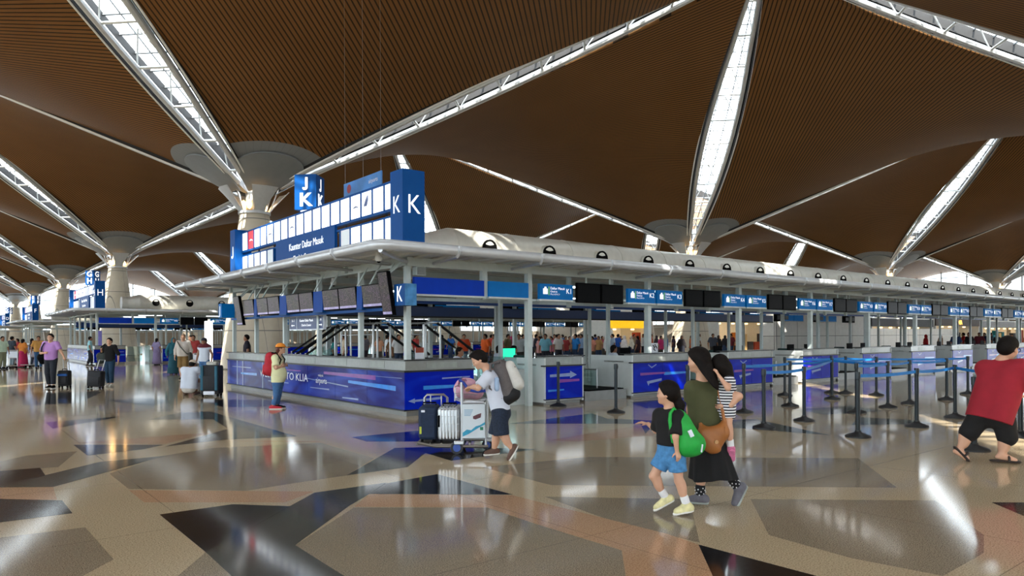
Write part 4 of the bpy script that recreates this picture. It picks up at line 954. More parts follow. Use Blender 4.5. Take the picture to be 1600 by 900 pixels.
blob('bag_body', [cap(jb['a'], jb['b'], .1, .12, .05, (0, 1, 0), 1.35)], .01, GREY, BP)
blob('front_pocket', [cap(jb['c']+V3(.05, -.02, -.02), jb['d']+V3(.05, -.02, 0), .075, .09, .05, (0, 1, 0), 1.4)], .01, mat('pack_white', (205, 203, 196), .75, 0, .06, 20), BP)
blob('bottom_panel', [cap(jb['e']+V3(.0, -.02, 0), jb['f']+V3(0, -.0, 0), .1, .1, .05, (0, 1, 0), 1.5)], .01, mat('pack_black', (24, 24, 28), .8), BP)
for s in (-1, 1):
    MB().tube([V3(*(jb['a']*[1, 0, 1]))+V3(-.02, s*.12, .08), V3(*(jb['g']*[1, 0, 1]))+V3(-.01, s*.13, .08), V3(*(jb['h']*[1, 0, 1]))+V3(-.07, s*.16, 0), V3(*(jb['i']*[1, 0, 1]))+V3(-.02, s*.14, -.0)], .017, 6).build('shoulder_strap', GREY, BP, True, True)
MB().rbox(jb['c']+V3(.1, -.06, -.03), (.05, .06, .03), .008).build('patch', mat('pack_black', (24, 24, 28)), BP, True)
blob('water_bottle', [cap(jb['h']+V3(.02, 0, -.01), jb['h']+V3(.02, 0, .11), .032)], .008, mat('bottle_clear', (160, 185, 215), .2), BP)
# luggage trolley, its own frame: x right, y away
TR = thing('luggage_trolley', 'steel airport luggage trolley with an advert board, loaded with suitcases', 'trolley', (*G(720, 705), 0), YAW-PI/2)
k = .00855; tx = lambda px: (px-720)*k; tz = lambda py: (706-py)*k
YN, YF = -.22, .42
b = MB()
for y in (YN, YF): b.tube([(tx(652), y, tz(688)), (tx(680), y, tz(694)), (tx(712), y, .1), (tx(765), y, .1)], .022, 8)
for px in (655, 672, 690, 708, 735): b.cyl((tx(px), YN, .135+.0*px), (tx(px), YF, .135), .016, n=6)
b.rbox((tx(678), (YN+YF)/2, .125), (.5, YF-YN, .025), .01); b.build('platform', mat('worn_steel', (128, 122, 114), .45, .7, .15), TR, True, True)
b = MB()
for y in (YN, YF): b.tube([(tx(723), y, .12), (tx(723), y, tz(592))], .02, 8); b.tube([(tx(761), y, .12), (tx(761), y, tz(624))], .016, 8)
for z in (tz(626), tz(683)): b.cyl((tx(723), YN, z), (tx(761), YN, z), .014, n=6); b.cyl((tx(723), YF, z), (tx(761), YF, z), .014, n=6)
for z in (.14, tz(624), tz(640)): b.cyl((tx(723), YN, z), (tx(723), YF, z), .014, n=6)
b.build('frame', STEEL, TR, True, True)
MB().rbox((tx(742), YN-.02, (tz(627)+tz(681))/2), (tx(760.5)-tx(724), .018, tz(627)-tz(681)), .006).build('advert_board', mat('board_white', (214, 224, 230), .35, 0, .04), TR, True)
ad = MB(); ad.prism([(tx(724.5), tz(672)), (tx(731), tz(667)), (tx(738), tz(668)), (tx(745), tz(662)), (tx(752), tz(660)), (tx(760), tz(655)), (tx(760), tz(659)), (tx(750), tz(664)), (tx(742), tz(669)), (tx(734), tz(674)), (tx(724.5), tz(678))], YN-.033, YN-.030, 'xzy'); ad.build('wave_print', mat('teal_print', (40, 150, 185), .4, 0, .15, 20), TR, True)
ad = MB(); ad.prism([(tx(741), tz(646)), (tx(748), tz(643)), (tx(754), tz(641)), (tx(753), tz(648)), (tx(745), tz(651)), (tx(741), tz(650))], YN-.033, YN-.030, 'xzy'); ad.build('boat_print', mat('boat_print', (96, 52, 60), .5, 0, .3, 40), TR, True)
ad = MB(); ad.bx(tx(752), tx(757), YN-.033, YN-.03, tz(668), tz(663)); ad.build('logo_print', mat('green_print', (20, 120, 90), .5), TR, True)
ad = MB()
for i in range(5): ad.bx(tx(727), tx(741-i), YN-.033, YN-.03, tz(636+2.2*i)-.004, tz(636+2.2*i)+.004)
ad.build('text_lines', mat('print_blue', (120, 165, 195), .5), TR, True)
b = MB()
b.tube([(tx(719), YF, tz(592)), (tx(719), YF, tz(590)), (tx(720), YN, tz(589)), (tx(726), YN, tz(593)), (tx(735), YN, tz(605)), (tx(748), YN, tz(607)), (tx(760), YN, tz(606)), (tx(760), YF, tz(606)), (tx(748), YF, tz(607)), (tx(735), YF, tz(605)), (tx(726), YF, tz(593)), (tx(719), YF, tz(592))], .02, 8); b.build('handle', mat('handle_blue', (22, 60, 160), .4), TR, True, True)
b = MB()
for y in (YN, YF):
    b.tube([(tx(712), y, tz(622)), (tx(712), y, tz(600)), (tx(722), y, tz(594))], .007, 5); b.tube([(tx(712), y, tz(618)), (tx(760), y, tz(622))], .006, 5); b.tube([(tx(712), y, tz(610)), (tx(748), y, tz(612))], .006, 5)
for i in range(7): y = YN+(YF-YN)*i/6; b.tube([(tx(712), y, tz(602)), (tx(712), y, tz(620)), (tx(725), y, tz(624)), (tx(758), y, tz(624))], .005, 5)
b.build('basket', STEEL, TR, True)
for (px, y, r) in ((715, YN-.01, .085), (715, YF+.01, .085), (762, (YN+YF)/2, .075)):
    w = MB().cyl((tx(px), y-.025, r), (tx(px), y+.025, r), r, n=18).build('wheel', mat('wheel_rubber', (40, 42, 48), .6), TR, True, True)
    MB().cyl((tx(px), y-.03, r), (tx(px), y+.03, r), r*.62, n=14).build('hub', mat('wheel_blue', (60, 90, 170), .4), w, True)
    MB().rbox((tx(px)+.03, y, r+.07), (.14, .07, .06), .015).build('caster_fork', STEEL, TR, True)
# suitcases on the trolley
def suitcase(label, x0, x1, y0, y1, z0, z1, m, ribs=0, root_at=None, handle_up=.0, wheels=True, rotz=None, loc=None, extra=None):
    t = thing('suitcase', label, 'suitcase', loc, YAW-PI/2 if rotz is None else rotz)
    c = ((x0+x1)/2, (y0+y1)/2, (z0+z1)/2); MB().rbox(c, (x1-x0, y1-y0, z1-z0), .05, seg=3).build('shell', m, t, True, True)
    if ribs:
        b = MB()
        for i in range(ribs): x = x0+(x1-x0)*(.15+.7*i/(ribs-1)); b.rbox((x, y0-.004, c[2]), (.022, .02, (z1-z0)*.9), .006); b.rbox((x, c[1], z1+.002), (.022, (y1-y0)*.85, .012), .005)
        for f in (.28, .5, .72): b.rbox((c[0], y0-.003, z0+(z1-z0)*f), ((x1-x0)*.92, .014, .012), .004)
        b.build('rib', STEEL, t, True)
    b = MB(); b.tube([(c[0]-.09, c[1], z1-.01), (c[0]-.09, c[1], z1+.035), (c[0]+.09, c[1], z1+.035), (c[0]+.09, c[1], z1-.01)], .012, 6); b.build('carry_handle', BLACKP, t, True, True)
    if handle_up:
        b = MB(); b.tube([(c[0]-.08, y1-.03, z1-.02), (c[0]-.08, y1-.03, z1+handle_up), (c[0]+.08, y1-.03, z1+handle_up), (c[0]+.08, y1-.03, z1-.02)], .01, 6); b.build('pull_handle', STEEL, t, True, True)
    if wheels:
        for x in (x0+.05, x1-.05):
            for y in (y0+.05, y1-.05): MB().cyl((x-.015, y, z0-.015), (x+.015, y, z0-.015), .025, n=10).build('wheel', BLACKP, t, True)
    return t
L0 = (TR.location.x, TR.location.y, 0)
s1 = suitcase('navy blue soft suitcase standing at the front of the loaded trolley', tx(653), tx(683), -.2, .3, .185, .185+.455, mat('navy_fabric', (18, 38, 66), .75, 0, .15, 30), 0, loc=L0)
MB().rbox((tx(657), -.21, .32), (.03, .012, .1), .004).build('luggage_tag', mat('tag_yellow', (190, 200, 60), .6), s1, True); MB().rbox((tx(661), -.208, .58), (.05, .012, .03), .004).build('badge', WHITED, s1, True)
b = MB(); b.rbox((tx(668), -.205, .38), (.2, .02, .32), .01); b.build('front_pocket', mat('navy_fabric', (18, 38, 66)), s1, True)
s2 = suitcase('ribbed silver hard suitcase standing on the trolley beside a navy one', tx(684), tx(720), -.26, .22, .185, .185+.45, mat('silver_shell', (176, 180, 184), .28, .85, .08), 6, loc=L0)
MB().rbox((tx(687), -.27, .45), (.03, .03, .16), .01).build('side_handle', BLACKP, s2, True)
b = thing('metal_rail', 'curved steel rail standing up behind the suitcases on the trolley', 'rail', L0, YAW-PI/2)
MB().tube([(tx(656), .34, .16), (tx(656), .34, tz(622)), (tx(660), .34, tz(617)), (tx(688), .34, tz(617)), (tx(694), .34, tz(622)), (tx(694), .34, .16)], .017, 8).build('rail', STEEL, b, True, True)
MB().cyl((tx(666), .34, .16), (tx(666), .34, tz(618)), .008).build('bar', STEEL, b, True); MB().cyl((tx(684), .34, .16), (tx(684), .34, tz(618)), .008).build('bar', STEEL, b, True)
pk = thing('handbag', 'soft pink bag sitting in the trolley basket under the handle', 'bag', L0, YAW-PI/2)
blob('bag_body', [cap((tx(722), .1, tz(606)), (tx(744), .1, tz(610)), .13, .11, .05, (0, 1, 0), 1.5), ell((tx(728), .05, tz(596)), (.14, .2, .08))], .012, mat('pink_fabric', (214, 164, 184), .8, 0, .15, 12), pk)
MB().tube([(tx(716), -.1, tz(600)), (tx(718), -.12, tz(590)), (tx(728), -.12, tz(588)), (tx(733), -.1, tz(598))], .012, 6).build('strap', mat('pink_strap', (170, 110, 140), .8), pk, True, True)

# woman in olive shirt, carrying a child
OLIVE = mat('olive_cotton', (72, 74, 44), .85, 0, .12, 8, bump=.22); BLKC = mat('black_cloth', (14, 13, 15), .9, 0, .25, 9, bump=.22)
B1 = (1113, 789); t, m = person('woman in olive shirt and long black skirt walking away with a child on her arm', *B1)
J = J2(B1, m, dict(head=(1089, 563, -.02), face=(-.86, .45, -.22), headup=(-.18, .05, .98), neck=(1098, 592, 0), chest=(1099, 620, 0), pel=(1104, 672, 0), shl=(1080, 606, -.02), shr=(1117, 606, -.02), ell=(1079, 640, .03), elr=(1145, 617, -.17), wrl=(1081, 662, .14), wrr=(1133, 631, -.16),
       hipl=(1093, 684, 0), hipr=(1114, 684, 0), knl=(1092, 728, -.02), knr=(1128, 726, .03), anl=(1092, 774, -.03), anr=(1152, 762, .0), tol=(1077, 785, .0), tor=(1150, 789, -.01), front=(-.35, .93, 0)))
figure(t, J, SKIN, .0075, .92, .88, hands=dict(l=dict(d=(.1, .8, -.5), n=(1, 0, 0), t=(0, 0, 1), curl=.5), r=dict(d=(-.8, .2, -.2), n=(0, 1, .2), t=(0, 0, 1), curl=.35)), feet=False)
hp, HP, HR = head_prims(J['head'], J['face'], J['headup'], .92)
jj = J2(B1, m, dict(a=(1097, 572, -.1), b=(1102, 602, -.15), c=(1106, 640, -.17), d=(1104, 668, -.16), e=(1108, 590, -.1)))
hairmesh(t, HP, HR, sc=.97, vox=.008, front=.03, vol=.008, extra=[cap(jj['a'], jj['b'], .075, .07, .04), cap(jj['b'], jj['c'], .07, .05, .03), cap(jj['c'], jj['d'], .05, .015, .03), cap(jj['e'], jj['c']+V3(.02, 0, -.05), .05, .03, .03)])
top(t, J, OLIVE, .0085, .92, .88, sleeve=.5, hem=.05, puff=.022)
sk = MB(); rings = []; nseg = 40
for i in range(13):
    u = i/12; c = J2(B1, m, dict(a=(1103+11*u, 664+82*u, 0)))['a']; ring = []
    for q in range(nseg):
        a = 2*PI*q/nseg; pl = 1+.07*u*math.sin(a*9); rx = (.125+.095*u)*pl; ry = (.105+.11*u)*pl; ring.append(c+V3(rx*math.cos(a), ry*math.sin(a), .012*u*math.sin(a*3)-.04*u*math.cos(a)*-.3))
    rings.append(ring)
vs = [p for r in rings for p in r]; fs = [(i*nseg+q, i*nseg+(q+1) % nseg, (i+1)*nseg+(q+1) % nseg, (i+1)*nseg+q) for i in range(12) for q in range(nseg)]; fs.append(tuple(range(nseg)))
sk.add(vs, fs).build('skirt', BLKC, t, True, 'full')
SOCKB = mat('black_white_sock', (20, 20, 24), .9, 0, .1); GSH = mat('grey_shoe', (98, 96, 104), .8, 0, .12, 20); DOTS = mat('sock_dots', (220, 220, 220), .9)
for q, (h_, to_) in dict(l=((1098, 786, -.05), (1076, 787, .02)), r=((1165, 765, .02), (1150, 791, -.01))).items():
    jj = J2(B1, m, dict(h=h_, o=to_)); shoe(t, J['an'+q], jj['o'], jj['h'], GSH, mat('grey_sole', (150, 156, 150), .7), .008, 1.06)
    d = nrm(J['kn'+q]-J['an'+q]); s_ = blob('sock', [cap(J['an'+q]-d*.02, J['an'+q]+d*.085, .042, .046)], .008, SOCKB, t)
    b = MB()
    for i in range(18):
        a = i*2.4; o = nrm(np.cross(d, (1, .3, .2))); o2 = np.cross(d, o); b.sph(J['an'+q]+d*(.012+.004*i)+(o*math.cos(a)+o2*math.sin(a))*(.0435+.0004*i), .007, 6)
    b.build('dot_pattern', DOTS, s_, True)
# shoulder bag
BG = thing('shoulder_bag', 'tan leather shoulder bag hanging on the hip of the woman in olive', 'bag', t.location, t.rotation_euler[2]); LEATH = mat('tan_leather', (156, 96, 44), .5, 0, .15, 9)
jj = J2(B1, m, dict(a=(1094, 676, -.17), b=(1118, 672, -.17), c=(1105, 688, -.18), d=(1117, 604, -.075), e=(1120, 640, -.15), f=(1119, 664, -.17), g=(1088, 660, -.14), h=(1124, 655, -.15)))
blob('bag_body', [cap(jj['a'], jj['b'], .075, .075, .05, (0, 1, 0), .65), cap(jj['c'], jj['c']+V3(.02, 0, .02), .1, .08, .05, (0, 1, 0), .55), cap(jj['b'], jj['h'], .06, .025, .04, (0, 1, 0), .6), cap(jj['a'], jj['g'], .06, .02, .04, (0, 1, 0), .6)], .009, LEATH, BG)
MB().tube([jj['h'], jj['e']+V3(.012, 0, 0), jj['d']+V3(.005, -.02, .0), jj['d']+V3(-.02, .08, .02), jj['d']+V3(-.05, .16, -.1)], .019, 8).build('strap', LEATH, BG, True, True)
MB().rbox(jj['f']+V3(.02, -.045, -.02), (.02, .012, .07), .004).build('zip_pull', LEATH, BG, True); MB().cyl(jj['c']+V3(.015, -.065, .02), jj['c']+V3(.015, -.058, .02), .018, n=14).build('logo_stamp', mat('stamp', (196, 150, 100), .6), BG, True)
# child carried
t2 = thing('person', 'small child in a striped top carried on the arm of the woman in olive', 'person', t.location, t.rotation_euler[2])
CB = B1; J = J2(CB, m, dict(head=(1124, 572, -.04), face=(.5, .85, -.1), headup=(-.1, 0, 1), neck=(1131, 592, -.04), chest=(1132, 607, -.05), pel=(1131, 632, -.05), shl=(1131, 595, -.16), shr=(1139, 600, .06), ell=(1126, 604, -.22), elr=(1130, 604, .2), wrl=(1115, 586, -.17), wrr=(1112, 592, .2),
       hipl=(1131, 640, -.12), hipr=(1129, 640, .05), knl=(1131, 664, -.13), knr=(1110, 652, .16), anl=(1136, 694, -.1), anr=(1108, 676, .2), tol=(1139, 707, -.06), tor=(1103, 690, .24), front=(-.4, .9, 0)))
figure(t2, J, SKIN, .007, .62, .92, headsc=.82, hands=dict(l=dict(d=(-.4, .1, .8), n=(-.8, .6, 0), t=(.4, .8, .3), curl=.5), r=dict(d=(-.6, -.2, .5), n=(0, -1, 0), t=(0, 0, 1), curl=.5)), feet=False)
hp, HP, HR = head_prims(J['head'], J['face'], J['headup'], .82)
jj = J2(CB, m, dict(a=(1130, 575, -.09), b=(1134, 590, -.1), c=(1139, 600, -.1)))
hairmesh(t2, HP, HR, sc=.88, vox=.008, front=.03, vol=.008, extra=[cap(jj['a'], jj['b'], .06, .05, .04), cap(jj['b'], jj['c'], .045, .02, .03)])
STRP = stripes('striped_cloth', (228, 228, 232), (36, 38, 50), .026, .52, 2, .85, .012)
top(t2, J, STRP, .0075, .64, 1.02, sleeve=.22, hem=.03, puff=.014, name='striped_top')
legs(t2, J, STRP, .0075, .62, .95, length=.3, puff=.014, name='striped_shorts')
PINK = mat('pink_shoe', (228, 130, 170), .7, 0, .15, 20)
for q in 'lr':
    d = nrm(J['kn'+q]-J['an'+q]); blob('sock', [cap(J['an'+q]-d*.01, J['an'+q]+d*.05, .031, .033)], .007, mat('white_sock', (228, 228, 230), .9), t2)
    f = J['to'+q]-J['an'+q]; heel = J['an'+q]-d*.055-nrm(f-d*np.dot(f, d))*.03; shoe(t2, J['an'+q]-d*.02, heel+nrm(f-d*np.dot(f, d)*.4)*.12, heel, PINK, PINK, .007, .75)
# girl with a green backpack
B2 = (1054, 804); t, m = person('girl in black shirt and denim shorts walking with a green backpack', *B2)
J = J2(B2, m, dict(head=(1041, 614, -.02), face=(-.9, .35, -.12), headup=(-.06, 0, 1), neck=(1046, 638, 0), chest=(1046, 656, 0), pel=(1047, 700, 0), shl=(1033, 650, .09), shr=(1054, 649, -.1), ell=(1030, 676, .16), elr=(1048, 678, -.17), wrl=(1021, 668, .26), wrr=(1051, 699, -.15),
       hipl=(1040, 712, .04), hipr=(1055, 713, -.04), knl=(1022, 746, .06), knr=(1058, 750, -.04), anl=(1042, 780, .08), anr=(1070, 786, -.03), tol=(1028, 797, .06), tor=(1057, 799, -.02), front=(-.85, .5, 0)))
figure(t, J, SKIN, .007, .72, .92, headsc=.86, hands=dict(l=dict(d=(-.9, .2, .2), n=(0, 0, -1), t=(0, -1, 0), curl=.3), r=dict(d=(.25, 0, -1), n=(-.3, .9, 0), t=(-1, 0, 0), curl=.45)), feet=False)
hp, HP, HR = head_prims(J['head'], J['face'], J['headup'], .86)
jj = J2(B2, m, dict(a=(1055, 618, -.03), b=(1060, 632, -.04), c=(1062, 652, -.04), d=(1063, 664, -.04)))
hairmesh(t, HP, HR, sc=.9, vox=.0075, front=.03, vol=.006, extra=[cap(jj['a'], jj['b'], .035, .04, .03), cap(jj['b'], jj['c'], .04, .028, .03), cap(jj['c'], jj['d'], .028, .01, .02)])
top(t, J, BLKC, .008, .72, .95, sleeve=.8, hem=-.06, puff=.018)
legs(t, J, mat('denim', (70, 128, 178), .85, 0, .25, 25, bump=.22), .008, .72, .98, length=.5, puff=.012, name='denim_shorts', flare=.018)
YSH = mat('yellow_white_shoe', (222, 214, 160), .7, 0, .2, 18); WS = mat('white_sock', (228, 228, 230))
for q, (h_, to_) in dict(l=((1052, 788, .08), (1026, 801, .06)), r=((1077, 799, -.03), (1053, 804, -.02))).items():
    jj = J2(B2, m, dict(h=h_, o=to_)); shoe(t, J['an'+q], jj['o'], jj['h'], YSH, WSOLE, .0075, .86); d = nrm(J['kn'+q]-J['an'+q]); blob('sock', [cap(J['an'+q]-d*.01, J['an'+q]+d*.06, .036, .038)], .0075, WS, t)
BP = thing('backpack', 'bright green backpack on the back of the girl in denim shorts', 'backpack', t.location, t.rotation_euler[2]); GRN = mat('bright_green_fabric', (22, 160, 58), .65, 0, .12, 14, bump=.22)
jj = J2(B2, m, dict(a=(1060, 658, -.07), b=(1072, 690, -.08), c=(1082, 692, -.09), d=(1048, 640, -.1), e=(1042, 647, -.13), f=(1046, 670, -.17), g=(1056, 692, -.14), h=(1062, 640, -.04)))
blob('bag_body', [cap(jj['a']+V3(-.03, 0, .055), jj['b'], .06, .11, .05, (.3, 1, 0), 1.15), cap(jj['a'], jj['b'], .085, .11, .05, (.3, 1, 0), 1.1), cap(jj['b'], jj['c'], .1, .085, .05, (.3, 1, 0), 1.1)], .009, GRN, BP)
MB().tube([jj['a']+V3(-.03, -.04, .08), jj['d']+V3(.0, 0, .02), jj['e']+V3(0, 0, .02), jj['e']+V3(-.01, -.02, -.04), jj['g']+V3(-.06, .0, .03), jj['g']], .017, 8).build('shoulder_strap', GRN, BP, True, True)
MB().tube([jj['a']+V3(-.04, .08, .08), jj['d']+V3(-.04, .19, .0), jj['e']+V3(-.05, .24, -.06), jj['g']+V3(-.06, .2, .03), jj['g']+V3(0, .1, 0)], .017, 8).build('shoulder_strap', GRN, BP, True, True)
MB().tube([jj['a']+V3(-.01, -.02, .09), jj['h']+V3(.0, 0, .02), jj['h']+V3(.02, 0, -.03)], .01, 6).build('grab_loop', GRN, BP, True)
R_ = Matrix.Rotation(math.radians(-25), 3, 'Y')
MB().rbox(jj['b']+V3(-.012, -.128, .1), (.036, .014, .062), .003, R_).build('white_label', WHITED, BP, True); MB().rbox(jj['c']+V3(.03, -.098, -.02), (.014, .012, .07), .003, Matrix.Rotation(math.radians(8), 3, 'Y')).build('white_label', WHITED, BP, True)
# man in dark red shirt
B3 = (1548, 722); t, m = person('heavy man in dark red shirt and black shorts with glasses leaning forward', *B3)
RED = mat('dark_red_cotton', (146, 20, 38), .85, 0, .1, 7, bump=.22)
J = J2(B3, m, dict(head=(1574, 544, -.02), face=(.86, .42, -.16), headup=(.2, 0, .98), neck=(1566, 564, .02), chest=(1566, 590, .02), pel=(1549, 640, 0), shl=(1553, 577, .17), shr=(1582, 574, -.15), ell=(1590, 606, .3), elr=(1595, 606, -.22), wrl=(1620, 622, .28), wrr=(1612, 628, -.18),
       hipl=(1538, 648, .06), hipr=(1560, 648, -.07), knl=(1521, 678, .1), knr=(1566, 682, -.08), anl=(1506, 704, .1), anr=(1557, 708, -.08), tol=(1514, 717, .06), tor=(1574, 717, -.12), front=(.9, .4, 0)))
figure(t, J, SKIN, .009, 1.02, 1.28, headsc=1.2, belly=1.15, hands=dict(l=dict(d=(1, 0, -.2), n=(0, 0, -1), t=(0, -1, 0), curl=.6), r=dict(d=(1, 0, -.2), n=(0, 0, -1), t=(0, 1, 0), curl=.6)), jaw=1.12)
hp, HP, HR = head_prims(J['head'], J['face'], J['headup'], 1.2)
hairmesh(t, HP, HR, sc=1.2, vox=.009, front=.045, vol=.002)
b = MB()
for q in (-1, 1): b.tube([HP(q*.034+.032*math.cos(a), .098, .0+.025*math.sin(a)) for a in [i*PI/6 for i in range(12)]], .003, 5, True); b.tube([HP(q*.058, .094, .004), HP(q*.082, .05, .006), HP(q*.082, -.005, .0)], .003, 5)
b.cyl(HP(-.006, .1, .004), HP(.006, .1, .004), .003); b.build('glasses', BLACKP, t, True)
top(t, J, RED, .009, 1.02, 1.28, sleeve=.85, hem=.11, puff=.036, belly=1.18)
legs(t, J, BLKC, .009, 1.02, 1.22, length=1.1, puff=.026, name='shorts', flare=.014, waist=-.07)
for q, (h_, to_) in dict(l=((1501, 703, .1), (1514, 719, .06)), r=((1546, 718, -.06), (1577, 719, -.12))).items():
    jj = J2(B3, m, dict(h=h_, o=to_)); d = nrm(jj['o']-jj['h']); n_ = nrm(np.cross(d, (0, 1, 0))); n_ = n_ if n_[2] > 0 else -n_
    s_ = blob('sandal', [cap(jj['h'], jj['o'], .045, .05, .02, n_, .35)], .008, mat('sandal_brown', (46, 36, 32), .7), t)
    c = (jj['h']+jj['o'])/2+d*.03; sd = np.cross(d, n_); MB().tube([c-sd*.05, c-sd*.045+n_*.05, c+n_*.075, c+sd*.045+n_*.05, c+sd*.05], .014, 6).build('strap', mat('sandal_brown', (46, 36, 32)), s_, True, True)
# woman in pale yellow shirt with red backpack
B4 = (430, 639); t, m = person('woman in pale yellow shirt and orange cap standing with arms folded by the counter', *B4)
J = J2(B4, m, dict(head=(439, 545, 0), face=(.97, .2, .02), neck=(434, 557, 0), chest=(434, 570, 0), pel=(434, 593, 0), shl=(433, 559, .15), shr=(433, 559, -.15), ell=(437, 575, .2), elr=(436, 574, -.22), wrl=(445, 570, -.02), wrr=(446, 571, .04), hipl=(434, 598, .08), hipr=(434, 598, -.08), knl=(433, 617, .08), knr=(433, 617, -.08), anl=(430, 634, .09), anr=(428, 634, -.08), tol=(441, 638, .09), tor=(439, 638, -.08), front=(.98, .18, 0)))
figure(t, J, SKIN, .012, .95, 1.02, belly=.95, hands=dict(l=dict(d=(0, -1, 0), n=(-1, 0, 0), t=(0, 0, 1), curl=.4), r=dict(d=(0, 1, 0), n=(-1, 0, 0), t=(0, 0, 1), curl=.4)), feet=False)
hp, HP, HR = head_prims(J['head'], J['face'], V3(0, 0, 1), .95)
hairmesh(t, HP, HR, mat('brown_hair', (92, 44, 30), .5, 0, .2, 30), .95, .012, long=.06)
OR = mat('orange_cap', (232, 140, 40), .8, 0, .08, 12); o = blob('cap', [ell(HP(0, -.01, .045), V3(.096, .112, .09), HR)], .012, OR, t, [(HP(0, 0, .03), -HR[2])]); blob('peak', [cap(HP(0, .08, .045), HP(0, .15, .03), .075, .06, .02, HR[2], .15)], .011, OR, o)
MB().tube([HP(.098*math.cos(a), -.01+.114*math.sin(a), .036) for a in [i*PI/12 for i in range(24)]], .008, 5, True).build('cap_band', BLACKP, o, True)
top(t, J, mat('pale_yellow_cotton', (226, 226, 178), .85, 0, .06, 8, bump=.22), .012, .95, 1.02, sleeve=.7, hem=.03, puff=.02, belly=.95)
legs(t, J, mat('blue_jeans', (62, 104, 152), .85, 0, .15, 20), .012, .95, .98, length=1.88, puff=.012, name='jeans')
for q, mm_ in (('l', BLACKP), ('r', mat('red_shoe', (186, 30, 50), .6))): shoe(t, J['an'+q], J['to'+q]*[1, 1, 0]+V3(.03, 0, .0), J['an'+q]*[1, 1, 0]+V3(-.05, 0, 0), mm_, WSOLE, .01, .95)
BP = thing('backpack', 'red backpack worn by the woman in the orange cap', 'backpack', t.location, t.rotation_euler[2]); jj = J2(B4, m, dict(a=(423, 558, 0), b=(422, 578, 0)))
RF = mat('red_fabric', (176, 22, 44), .75, 0, .12, 14); blob('bag_body', [cap(jj['a'], jj['b'], .12, .14, .05, (0, 1, 0), 1.2)], .014, RF, BP); blob('front_pocket', [cap(jj['b']+V3(-.1, 0, .08), jj['b']+V3(-.1, 0, -.05), .06, .07, .03, (0, 1, 0), 1.6)], .014, RF, BP)
for y in (-.13, .13): MB().tube([jj['a']+V3(.06, y, .1), jj['a']+V3(.17, y, .09), jj['a']+V3(.27, y, -.05), jj['a']+V3(.2, y*1.25, -.28), jj['b']+V3(.1, y, -.05)], .016, 6).build('shoulder_strap', BLACKP, BP, True, True)
# ---------------------------------------------------------------- people further back
def simple(label, px, py, h, face, shirt, pants, hair=HAIR, skin=SKIN, sleeve=.6, plen=1.88, shoes=BLACKP, B=1.0, mod=None, vox=.016, belly=0., long=0., hat=None, shirtname='shirt', pantsname='trousers', stride=0., arms=.05, group=None, hem=.05, hands=None, Dz=None):
    x, y = G(px, py); t = thing('person', label, 'person', (x, y, 0), YAW-PI/2, group)
    J = stance(h, face, arms=arms, stride=stride); s = h/1.7
    if mod:
        for k, v in mod.items(): J[k] = V3(v)
    figure(t, J, skin, vox, s, B, belly=belly, feet=False, hands=hands)
    hp, HP, HR = head_prims(J['head'], J['face'], J.get('headup', V3(0, 0, 1)), s)
    if hair is not None: hairmesh(t, HP, HR, hair, s, vox, long=long)
    top(t, J, shirt, vox, s, B, sleeve=sleeve, hem=hem, puff=.02, belly=belly, name=shirtname)
    legs(t, J, pants, vox, s, B, length=plen, puff=.016, name=pantsname, flare=.01)
    for q in 'lr':
        f = nrm((J['to'+q]-J['an'+q])*[1, 1, 0]); a = J['an'+q]; z = max(0, a[2]-.085*s); shoe(t, a, a*[1, 1, 0]+f*.17*s+V3(0, 0, z), a*[1, 1, 0]-f*.06*s+V3(0, 0, z), shoes, WSOLE, vox*.8, s)
    if hat is not None: blob('cap', [ell(HP(0, -.01, .05), V3(.094, .11, .085)*s, HR), cap(HP(0, .07, .045), HP(0, .13, .03), .07*s, .05*s, .02, HR[2], .2)], vox*.8, hat, t, [(HP(0, 0, .035), -HR[2])])
    return t, J, HP, HR
PURP = mat('lilac_cotton', (186, 138, 206), .85, 0, .06, 8, bump=.22); DARKJ = mat('dark_jeans', (28, 34, 46), .85, 0, .15, 20); TEALD = mat('dark_teal_jeans', (24, 58, 84), .85, 0, .15, 20)
s = 1.72/1.7
t, J, HP, HR = simple('man in lilac shirt walking with a small wheeled bag and a sling bag', 79, 607, 1.74, (.15, -1, 0), PURP, DARKJ, B=.96, stride=.08, mod=dict(ell=(.3, .05, 1.16), wrl=(.43, -.02, 1.0), elr=(-.3, -.02, 1.12), wrr=(-.08, -.2, 1.13)), hands=dict(r=dict(d=(1, -.3, .05), n=(0, 1, 0), t=(0, 0, 1), curl=.8), l=dict(n=(0, .5, -1), t=(0, -1, 0), curl=.9)))
BG = thing('sling_bag', 'black sling bag on the hip of the man in lilac', 'bag', t.location, t.rotation_euler[2]); blob('bag_body', [cap((-.32, .03, .98), (-.22, .05, 1.0), .13, .13, .05, (0, 1, 0), .7), cap((-.28, .03, .86), (-.2, .05, .88), .1, .1, .05, (0, 1, 0), .7)], .018, BLACKP, BG)
MB().tube([(-.3, -.02, 1.08), (-.2, -.13, 1.3), (-.14, -.1, 1.44), (-.12, .1, 1.42), (-.25, .16, 1.15)], .022, 6).build('strap', mat('navy_strap', (20, 30, 60), .8), BG, True, True)
